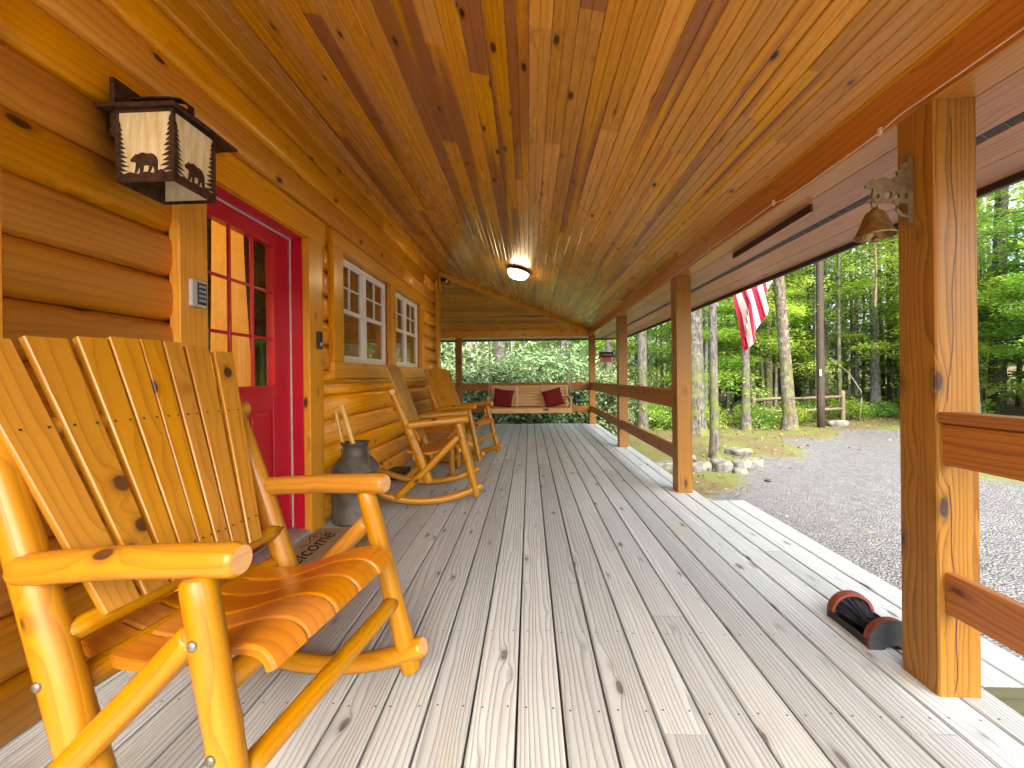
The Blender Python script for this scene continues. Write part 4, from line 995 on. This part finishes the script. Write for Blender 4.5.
gc=T.mix(gf,(.075,.078,.085,1),(.185,.191,.204,1)); gc=T.mix(T.math('MULTIPLY',T.step(v1.outputs['Distance'],.35,.75),.6),gc,(.07,.068,.06,1))
gc=T.mix(T.math('MULTIPLY',T.step(n2,.56,.70),.45),gc,(.20,.19,.07,1))
lit=T.mix(n3,(.045,.034,.018,1),(.16,.125,.066,1)); moss=T.mix(n3,(.052,.068,.016,1),(.145,.165,.050,1))
fl_=T.mix(T.step(n1,.40,.56),lit,moss); fl_=T.mix(T.math('MULTIPLY',T.step(n2,.6,.68),.6),fl_,lit)
sepg=T.n('ShaderNodeSeparateXYZ'); T.l(tc,sepg.inputs[0])
fl_=T.mix(T.step(sepg.outputs[1],12.0,15.0),fl_,T.mix(n3,(.05,.035,.018,1),(.16,.13,.06,1)))
mk=T.step(T.math('ADD',gm,T.math('MULTIPLY',T.math('SUBTRACT',n2,.5),1.8)),.3,.7)
T.l(T.mix(mk,fl_,gc),T.b.inputs['Base Color']); T.b.inputs['Roughness'].default_value=.95; T.b.inputs['Specular IOR Level'].default_value=.2
hgt=T.mix(mk,n3,T.math('SUBTRACT',1.0,v1.outputs['Distance'])); T.l(T.bump(hgt,.9,.03),T.b.inputs['Normal'])
me.materials.append(T.m); g=bpy.data.objects.new('ground',me); COL.objects.link(g); tag(g,kind='structure')
def gz(x,y):
    i=min(max(np.searchsorted(gx,x),1),nxg-1); j=min(max(np.searchsorted(gy,y),1),nyg-1); return float(ZZ[j,i])

# ------------------------------------------------------------------ vegetation
M['litter']=leaf_mat('fallen_leaves',[(.06,.035,.015),(.15,.09,.035),(.26,.17,.07)],.1,.8)
def leaf_mesh(name,cent,nrm,size,rnd,aspect=.55,mat=None,mats=None):
    """one folded quad pair per leaf"""
    n=len(cent); a=RNG.normal(size=(n,3)); t=np.cross(nrm,a); t/=np.linalg.norm(t,axis=1,keepdims=True)+1e-9; b=np.cross(nrm,t)
    size=np.broadcast_to(size,(n,))[:,None]
    p0=cent-t*size*.5; p2=cent+t*size*.5; p1=cent+b*size*aspect*.5+nrm*size*.08; p3=cent-b*size*aspect*.5+nrm*size*.08
    V=np.stack([p0,p1,p2,p3],1).reshape(-1,3)
    me=bpy.data.meshes.new(name); me.vertices.add(n*4); me.vertices.foreach_set('co',V.reshape(-1).astype(np.float32))
    me.loops.add(n*4); me.loops.foreach_set('vertex_index',np.arange(n*4,dtype=np.int32)); me.polygons.add(n); me.polygons.foreach_set('loop_start',np.arange(0,n*4,4,dtype=np.int32)); me.polygons.foreach_set('loop_total',np.full(n,4,dtype=np.int32))
    at=me.attributes.new('rnd','FLOAT','FACE'); at.data.foreach_set('value',np.clip(rnd,0,1).astype(np.float32))
    me.materials.append(mat); me.update(calc_edges=True); me.validate(); return me
def unit(v): return v/(np.linalg.norm(v,axis=-1,keepdims=True)+1e-9)
def sprays(nb,z0,z1,reach,nl,droop=.12,size=.085,flat=.05,wid=.55,seed=0,top=.35,upness=.75):
    """leafy branches set round a stem: (leaves, branch lines)"""
    C=[];N=[];Rn=[];BR=[]
    for k in range(nb):
        t=RNG.random(); z=z0+(z1-z0)*t; az=RNG.random()*6.283; L=reach*(1-(1-top)*t)*RNG.uniform(.55,1.15)
        d=np.array([math.cos(az),math.sin(az),0]); s=np.array([-d[1],d[0],0])
        rise=RNG.uniform(.0,.35)
        P=[np.array([0,0,z])+d*L*q+np.array([0,0,rise*L*q-droop*L*q*q*2]) for q in (0,.33,.66,1)]
        BR.append(P)
        m=int(nl*L/reach*RNG.uniform(.6,1.3)); q=RNG.beta(2.0,1.3,m); clump=RNG.random(m)
        pos=np.array([0,0,z])+d*(L*q)[:,None]+np.array([0,0,1])*(rise*L*q-droop*L*q*q*2)[:,None]
        off=RNG.normal(size=m)*wid*L*.5*(.35+.65*np.sin(np.pi*np.clip(q,.08,1)**.8))
        pos+=s*off[:,None]; pos[:,2]+=RNG.normal(size=m)*flat*L-np.abs(off)*.15; 
        nn=unit(RNG.normal(size=(m,3))*(1-upness)+np.array([0,0,upness])+.0)
        C.append(pos);N.append(nn);Rn.append(np.clip(RNG.normal(.5,.16)+RNG.normal(size=m)*.16,0,1))
    return np.concatenate(C),np.concatenate(N),np.concatenate(Rn),BR
def trunk_mesh(name,h,r,mat,lean=0,limbs=(),seg=11,wig=.10,flare=1.5):
    mb=MB(); ph=random.random()*6; n=max(8,int(h/.7))
    path=[(wig*math.sin(i/n*5+ph)*(i/n)+lean*h*i/n,wig*math.cos(i/n*4+ph)*(i/n),h*i/n-.15*(i==0)) for i in range(n+1)]
    path.insert(1,(path[0][0],path[0][1],.12)); path.insert(2,(path[0][0],path[0][1],.45)); nn=len(path)
    def pf(i,_):
        z=path[i][2]; t=z/h; rr=r*(1-.72*max(t,0)); 
        if z<.5: rr*=1+(flare-1)*(1-max(z,0)/.5)**2
        return [(math.cos(6.283*j/seg)*rr*(1+.07*math.sin(j*2.3+z)),math.sin(6.283*j/seg)*rr*(1+.07*math.cos(j*1.7+z))) for j in range(seg)]
    mb.sweep(path,pf,up=(0,1,0),smooth=True,caps=False)
    def ax(z):
        t=z/h; return np.array([wig*math.sin(t*5+ph)*t+lean*h*t,wig*math.cos(t*4+ph)*t,0])
    for P in limbs:
        rr=max(.006,r*.30*(1-.6*P[0][2]/h)); o=ax(P[0][2])
        mb.log([Vector(p+o*(1 if i==0 else 1)) for i,p in enumerate(P)],rr,rr*.2,5,0,n=6,cap=0)
    return mb,ax
def make_tree(name,h,r,bark,leafm,nb,z0,z1,reach,nl,size,lean=0,**kw):
    C,N,Rn,BR=sprays(nb,z0,z1,reach,nl,size=size,**kw)
    mb,ax=trunk_mesh('trunk',h,r,bark,lean,BR)
    root=empty(name,(0,0,0)); mb.build('trunk',bark,root)
    off=np.array([ax(z) for z in np.clip(C[:,2],0,h)]); 
    me=leaf_mesh('crown',C+off,N,size*RNG.uniform(.6,1.3,len(C)),Rn,mat=leafm); o=bpy.data.objects.new('crown',me); COL.objects.link(o); o.parent=root
    return root
def place(proto,x,y,rot=None,s=1,label=None,cat='tree',group=None,first=[set()],z=None):
    o=proto if proto.name not in first[0] else copy_tree(proto); first[0].add(proto.name)
    o.location=(x,y,gz(x,y)-.02 if z is None else z); o.rotation_euler=(0,0,random.random()*6.28 if rot is None else rot); o.scale=(s,s,s); tag(o,label,cat,group); return o
# big boles one can tell apart (from the photo)
BIG=[('big grey mottled trunk right behind the second post',4.36,10.72,.21,0,'bark'),('slender pale trunk rising from the ring of rocks',3.68,8.20,.085,0.004,'bark'),
     ('dark straight trunk behind the hanging flag',6.27,11.97,.12,.0,'bark'),('leaning mossy trunk right of the flag',7.48,11.92,.175,-.055,'barkd'),
     ('grey trunk seen between the third post and the second',2.98,10.8,.13,0,'bark'),('grey trunk straight behind the right end of the swing',1.15,13.6,.13,0,'bark'),
     ('stout pale forked trunk behind the swing, left of its middle',-1.0,13.2,.19,.03,'bark'),('mottled grey trunk seen right of the bell post',11.4,10.9,.19,-.02,'bark'),
     ('slim pale trunk just right of the utility pole',10.2,14.6,.11,0,'barkp'),('pale straight trunk midway between pole and bell post',13.4,16.2,.17,0,'barkp'),
     ('thin brown sapling trunk far down the drive by the bell post',15.3,16.4,.09,.02,'barkd'),('dim grey trunk behind the birdhouse',2.55,13.0,.13,0,'bark'),
     ('far dark trunk just left of the leaning mossy trunk',8.9,15.4,.14,0,'barkd'),('thin pale trunk between the flag and the rock ring tree',5.9,13.8,.07,.01,'barkp'),('grey trunk in deep woods left of the far post',-3.4,14.5,.2,0,'bark')]
for lab,x,y,r,lean,bk in BIG:
    h=random.uniform(12,15); t=make_tree('tree',h,r,M[bk],M['lime'] if r<.12 else M['green'],9,h*.42,h*.97,2.6,170,.15,lean=lean,droop=.1,flat=.10,top=.6)
    t.location=(x,y,gz(x,y)-.02); tag(t,lab,'tree')
thin=[make_tree('slim_tree',random.uniform(10,13),r_,M[b_],M['lime'],7,5.5,12,1.9,150,.13,lean=random.uniform(-.03,.03),flat=.08) for r_,b_ in ((.06,'bark'),(.085,'barkd'),(.05,'barkp'),(.10,'bark'))]
rt=random.Random(21)
for i in range(30):
    a=R(rt.uniform(-22,54)); d=rt.uniform(14.2,21); x,y=math.sin(a)*d,math.cos(a)*d
    if y<9.8: y+=4
    if gravel_mask(x,y)>-2.2: y+=3.5
    o=thin[i%4] if i<4 else copy_tree(thin[i%4])
    o.location=(x,y,gz(x,y)-.03); o.rotation_euler=(0,0,rt.random()*6.28); s_=rt.uniform(.8,1.15); o.scale=(s_,s_,s_)
    tag(o,['slim grey trunk standing among others in the shaded woods','slim dark trunk standing among others in the shaded woods','very thin pale trunk among others in the shaded woods','straight grey trunk of middling girth in the shaded woods'][i%4],'tree','slim bare trunks in the woods')
lowlime=[make_tree('understory_tree',random.uniform(5.5,7),.045,M['bark'],M['lime'],30,1.3,6.2,2.2,460,.085,lean=random.uniform(-.03,.03),flat=.045,droop=.10,top=.5,upness=.8) for _ in range(4)]
midlime=[make_tree('slender_tree',10.5,.07,M['bark'],M['lime'],36,2.4,10.2,2.5,470,.10,lean=random.uniform(-.02,.02),flat=.05,droop=.10,top=.6,upness=.8) for _ in range(2)]
lowgreen=[make_tree('leafy_tree',random.uniform(7,9),.08,M['barkd'],M['green'],34,.9,8.5,2.6,330,.12,flat=.06,droop=.10,top=.5) for _ in range(2)]
hem=[make_tree('hemlock_tree',9,.10,M['barkd'],M['needle'],60,.6,8.9,2.3,230,.085,flat=.035,droop=.22,top=.12,wid=.42,upness=.85) for _ in range(2)]
US=[]
# understory trees: along and behind the far edge of the gravel lot
rs=random.Random(5)
spots=[(4.9,12.6,0),(6.1,14.2,1),(7.0,13.3,2),(8.3,14.6,3),(9.6,16.2,0),(10.9,15.6,1),(12.2,17.4,2),(13.6,15.0,3),(14.8,18.0,0),(15.6,14.6,1),(16.8,16.6,2),(12.9,12.9,3),(14.2,11.2,0),(17.2,11.6,1),(13.0,9.6,2),(3.2,14.4,3),(5.2,16.4,0),(7.6,17.2,1),(18.4,19.0,2),(10.3,19.6,3),(2.0,16.6,1),(19,14.6,0),(15.8,8.8,3)]
for i,(x,y,k) in enumerate(spots): place(lowlime[k],x,y,s=rs.uniform(.8,1.15),label='young tree with lime green sprays in the woods past the gravel',group='lime green young trees past the gravel')
spots=[(5.6,15.2,0),(7.8,16.2,1),(9.9,17.2,0),(11.4,16.8,1),(13.0,18.6,0),(14.4,16.6,1),(16.2,15.6,0),(17.8,17.8,1),(16.6,12.4,0),(18.6,13.8,1),(4.2,16.2,0),(2.2,18.8,1),(15.0,10.4,1),(19.5,11.2,0),(20.6,16.2,1),(13.4,8.6,0),(16.8,9.4,1),(14.8,12.6,0),(18.2,15.4,1),(12.4,13.9,0),(21.8,13.0,1),(17.6,7.6,0)]
for i,(x,y,k) in enumerate(spots): place(midlime[k],x,y,s=rs.uniform(.85,1.1),label='slender tall tree with airy lime foliage above the young trees',group='slender lime trees in the woods')
spots=[(6.8,15.8,0),(9.3,18.0,1),(12.0,20.5,0),(15.0,21.5,1),(18.0,22.5,0),(4.0,18.0,1),(21.0,19.5,0),(20.5,13.5,1),(1.0,19.5,0),(-3.5,19,1),(23,25,1)]
for i,(x,y,k) in enumerate(spots): place(lowgreen[k],x,y,s=rs.uniform(.9,1.2),label='tall mid green leafy tree deep in the woods',group='mid green trees deep in the woods')
spots=[(14.6,16.9,0),(16.4,19.8,1),(11.6,18.6,0),(19.4,16.8,1),(3.4,16.2,0),(8.0,20.5,1),(17.0,13.2,0)]
for i,(x,y,k) in enumerate(spots): place(hem[k],x,y,s=rs.uniform(.85,1.25),label='dark hemlock with drooping boughs among the lime green trees',group='dark hemlocks in the woods')
# rhododendrons behind the far railing
def make_bush(h,r,nl,leafm,size,nm):
    m=nl; nc=70; cc=unit(RNG.normal(size=(nc,3)))*np.array([r,r,h*.52]); cc[:,2]=np.abs(cc[:,2])*1.0; cc*=RNG.uniform(.55,1.0,(nc,1)); cc[:,2]+=h*.35*RNG.random(nc); 
    wh=RNG.integers(0,nc,m); C=cc[wh]+RNG.normal(size=(m,3))*np.array([.20,.20,.13])*r*.8; C[:,2]=np.clip(C[:,2],.05,None)
    N=unit(RNG.normal(size=(m,3))*.55+np.array([0,0,.75])+(C-cc[wh])*.8); br=RNG.normal(.5,.15,nc)
    root=empty(nm,(0,0,0)); me=leaf_mesh('foliage',C,N,size*RNG.uniform(.7,1.3,m),br[wh]+RNG.normal(size=m)*.17,aspect=.36,mat=leafm); o=bpy.data.objects.new('foliage',me); COL.objects.link(o); o.parent=root
    mb=MB()
    for k in range(9):
        e=cc[RNG.integers(0,nc)]; mb.log([Vector((RNG.normal()*.08,RNG.normal()*.08,-.1)),Vector(e*np.array([.5,.5,.6])),Vector(e)],.028,.008,6,.1,n=7,cap=0)
    mb.build('stem',M['barkd'],root); return root
rho=[make_bush(2.5,1.35,7500,M['rhodo'],.15,'rhododendron_bush') for _ in range(3)]
spots=[(-5.6,14.2,0),(-3.0,15.8,1),(-.2,15.9,2),(2.4,15.2,0),(-1.9,13.6,1),(.9,13.7,2),(-4.6,13.9,0)]
for i,(x,y,k) in enumerate(spots): place(rho[k],x,y,s=rs.uniform(1.35,1.6),label='tall rhododendron rising behind the front row of bushes',cat='bush',group='tall rhododendrons behind the bushes')
spots=[(-5.2,11.4,0),(-3.4,11.2,1),(-1.7,11.5,2),(-.2,11.2,0),(1.3,11.6,1),(-4.3,12.9,2),(-2.5,12.6,0),(-.8,12.9,1),(.6,12.7,2),(2.0,12.8,0),(-3.3,14.6,1),(-1.2,14.8,2),(1.2,14.6,0),(3.0,14.2,1),(2.3,11.3,2),(-6.4,13.2,1)]
for i,(x,y,k) in enumerate(spots): place(rho[k],x,y+.7,s=rs.uniform(.85,1.15),label='grey green rhododendron bush behind the far railing',cat='bush',group='rhododendrons behind the far railing')
shr=[make_bush(1.2,.75,2600,M['lime'],.085,'woodland_shrub'),make_bush(1.0,.7,2600,M['green'],.085,'woodland_shrub')]
spots=[(5.3,12.4,0),(6.9,12.6,1),(8.2,13.2,0),(9.0,14.0,1),(10.9,14.2,0),(12.4,14.7,1),(14.0,13.6,0),(12.5,11.7,1),(13.5,10.1,0),(11.9,9.9,1),(16,12.2,0),(4.0,12.2,1),(15.4,16,1),(7.7,14.6,0),(11.5,16,1),(3.4,11.9,0)]
for i,(x,y,k) in enumerate(spots): place(shr[k],x,y,s=rs.uniform(.65,1.0),label='low leafy shrub at the woodland edge beyond the gravel',cat='shrub',group='low shrubs along the woodland edge')

# fallen leaves along the edge of the gravel and under the trees
m=9000; lx=RNG.uniform(1.9,16,m); ly=RNG.uniform(2,15,m); dd=gravel_mask(lx,ly); keep=RNG.random(m)<np.where(dd<.3,.5,np.where(dd<1.6,.06,.008)); lx,ly=lx[keep],ly[keep]
lz=np.array([gz(a,b) for a,b in zip(lx,ly)])+.03
me=leaf_mesh('leaf_litter',np.stack([lx,ly,lz],1),unit(RNG.normal(size=(len(lx),3))*.35+np.array([0,0,1])),RNG.uniform(.04,.085,len(lx)),RNG.random(len(lx)),aspect=.7,mat=M['litter']); o=bpy.data.objects.new('leaf_litter',me); COL.objects.link(o); tag(o,kind='stuff')
# far woods: one mass
mb=MB(); rs2=random.Random(11)
for i in range(170):
    a=R(rs2.uniform(-42,78)); d=rs2.uniform(21,46); x,y=math.sin(a)*d,math.cos(a)*d; z=gz(x,y)
    r=rs2.uniform(.09,.24); ln=rs2.uniform(-.5,.5); mb.log([(x,y,z-.2),(x+ln*.4,y,z+6),(x+ln,y,z+13)],r,r*.5,7,0,n=5,cap=0)
fw=mb.build('far_woods',M['bark']); tag(fw,kind='stuff')
m=76000; a=np.radians(RNG.uniform(-45,80,m)); d=RNG.uniform(21,48,m); nc=1500
ca=np.radians(RNG.uniform(-45,80,nc)); cd=RNG.uniform(20,47,nc); cz=RNG.uniform(-.3,12,nc)**1.0; cc=np.stack([np.sin(ca)*cd,np.cos(ca)*cd,cz],1); wh=RNG.integers(0,nc,m)
C=cc[wh]+RNG.normal(size=(m,3))*np.array([1.1,1.1,.30]); N=unit(RNG.normal(size=(m,3))*.4+np.array([0,0,.7])); br=RNG.normal(.55,.2,nc)
me=leaf_mesh('far_foliage',C,N,RNG.uniform(.22,.42,m),br[wh]+RNG.normal(size=m)*.15,aspect=.6,mat=M['lime']); o=bpy.data.objects.new('far_foliage',me); COL.objects.link(o); tag(o,kind='stuff')

# utility pole, split-rail fence, rocks, leaning birch switch
mb=MB(); mb.log([(0,0,-.3),(0,0,9)],.105,.085,14,.01,n=10); up_=mb.build('utility_pole',M['pole'],None,(8.77,12.52,gz(8.77,12.52))); tag(up_,'straight dark brown utility pole at the far gravel edge','pole')
mb=MB(); mb.box((-.105,-.125,1.55),(-.055,-.095,1.75)); mb.build('pole_marker',M['grey'],up_)
fe=empty('split_rail_fence',(9.0,13.3,gz(9,13.3))); tag(fe,'weathered split rail fence behind the utility pole','fence')
fp_=[(8.2,13.2),(10.3,13.7),(12.2,14.4)][:2]
for x,y in fp_+[(7.0,12.9)]:
    mb=MB(); mb.log([(x-9,y-13.3,-.2),(x-9,y-13.3,1.05)],.07,.065,8,.06,n=5,cap=0); mb.build('fence_post',M['fencew'],fe)
for z in (.42,.82):
    for (a,b) in (((7.0,12.9),(8.2,13.2)),((8.2,13.2),(10.3,13.7))):
        mb=MB(); mb.log([(a[0]-9,a[1]-13.3,z),(b[0]-9,b[1]-13.3,z+.03)],.045,.05,7,.12,n=8,cap=0); mb.build('fence_rail',M['fencew'],fe)
def rock(x,y,sx,sy,sz,lab,seed,m='rock',cat='rock',nm='rock',group=None):
    bm=bmesh.new(); bmesh.ops.create_icosphere(bm,subdivisions=3,radius=1); rr=random.Random(seed); ph=[rr.uniform(0,6) for _ in range(6)]
    for v in bm.verts:
        p=v.co; k=1+.14*math.sin(p.x*2.3+ph[0])+.12*math.sin(p.y*3.1+ph[1])*math.cos(p.z*2.2+ph[2])+.06*math.sin(p.x*6+p.y*5+ph[3])
        q=Vector((max(-.78,min(.78,p.x)),max(-.8,min(.8,p.y)),max(-.6,min(.62,p.z))))*k; v.co=Vector((q.x*sx,q.y*sy,q.z*sz+sz*.3))
    me=bpy.data.meshes.new(nm); bm.to_mesh(me); bm.free(); me.materials.append(M[m])
    me.polygons.foreach_set('use_smooth',np.ones(len(me.polygons),bool))
    o=bpy.data.objects.new(nm,me); COL.objects.link(o); o.location=(x,y,gz(x,y)); o.rotation_euler.z=rr.uniform(-.5,.5); tag(o,lab,cat,group); return o
RK=[(3.02,7.35,.26,.16,.14,'long flat grey rock at the left front of the tree ring'),(3.36,7.28,.19,.18,.19,'rounded dark grey rock at the middle front of the tree ring'),(3.78,7.45,.20,.15,.15,'pale grey rock at the right front of the tree ring'),(4.15,7.72,.24,.16,.11,'low flat rock at the right end of the tree ring'),(4.30,8.55,.30,.2,.10,'broad pale flat rock at the back right of the tree ring'),(3.12,8.05,.16,.13,.12,'small dark rock behind the ring on the left of the pale trunk'),(2.45,7.45,.32,.2,.14,'mossy rock half hidden behind the second post'),(3.62,7.10,.14,.1,.08,'small flat stone in front of the tree ring')]
for i,(x,y,a,b,c,lab) in enumerate(RK): rock(x,y,a,b,c,lab,i,group='rocks ringing the pale trunk')
rock(9.35,12.75,.32,.22,.18,'dark boulder beside the fence at the drive',31)
rock(3.75,6.55,.06,.05,.03,'small dark stone lying on gravel near the step',32,m='fascia',nm='stone',cat='stone')
mb=MB(); mb.log([(0,0,0),(.1,0,.9),(-.25,.1,1.6),(-.8,.2,2.1)],.025,.008,6,.05,n=12,cap=0); o=mb.build('bare_sapling',M['barkp'],None,(10.9,13.8,gz(10.9,13.8))); tag(o,'thin pale bare sapling bending left beside the drive','sapling')
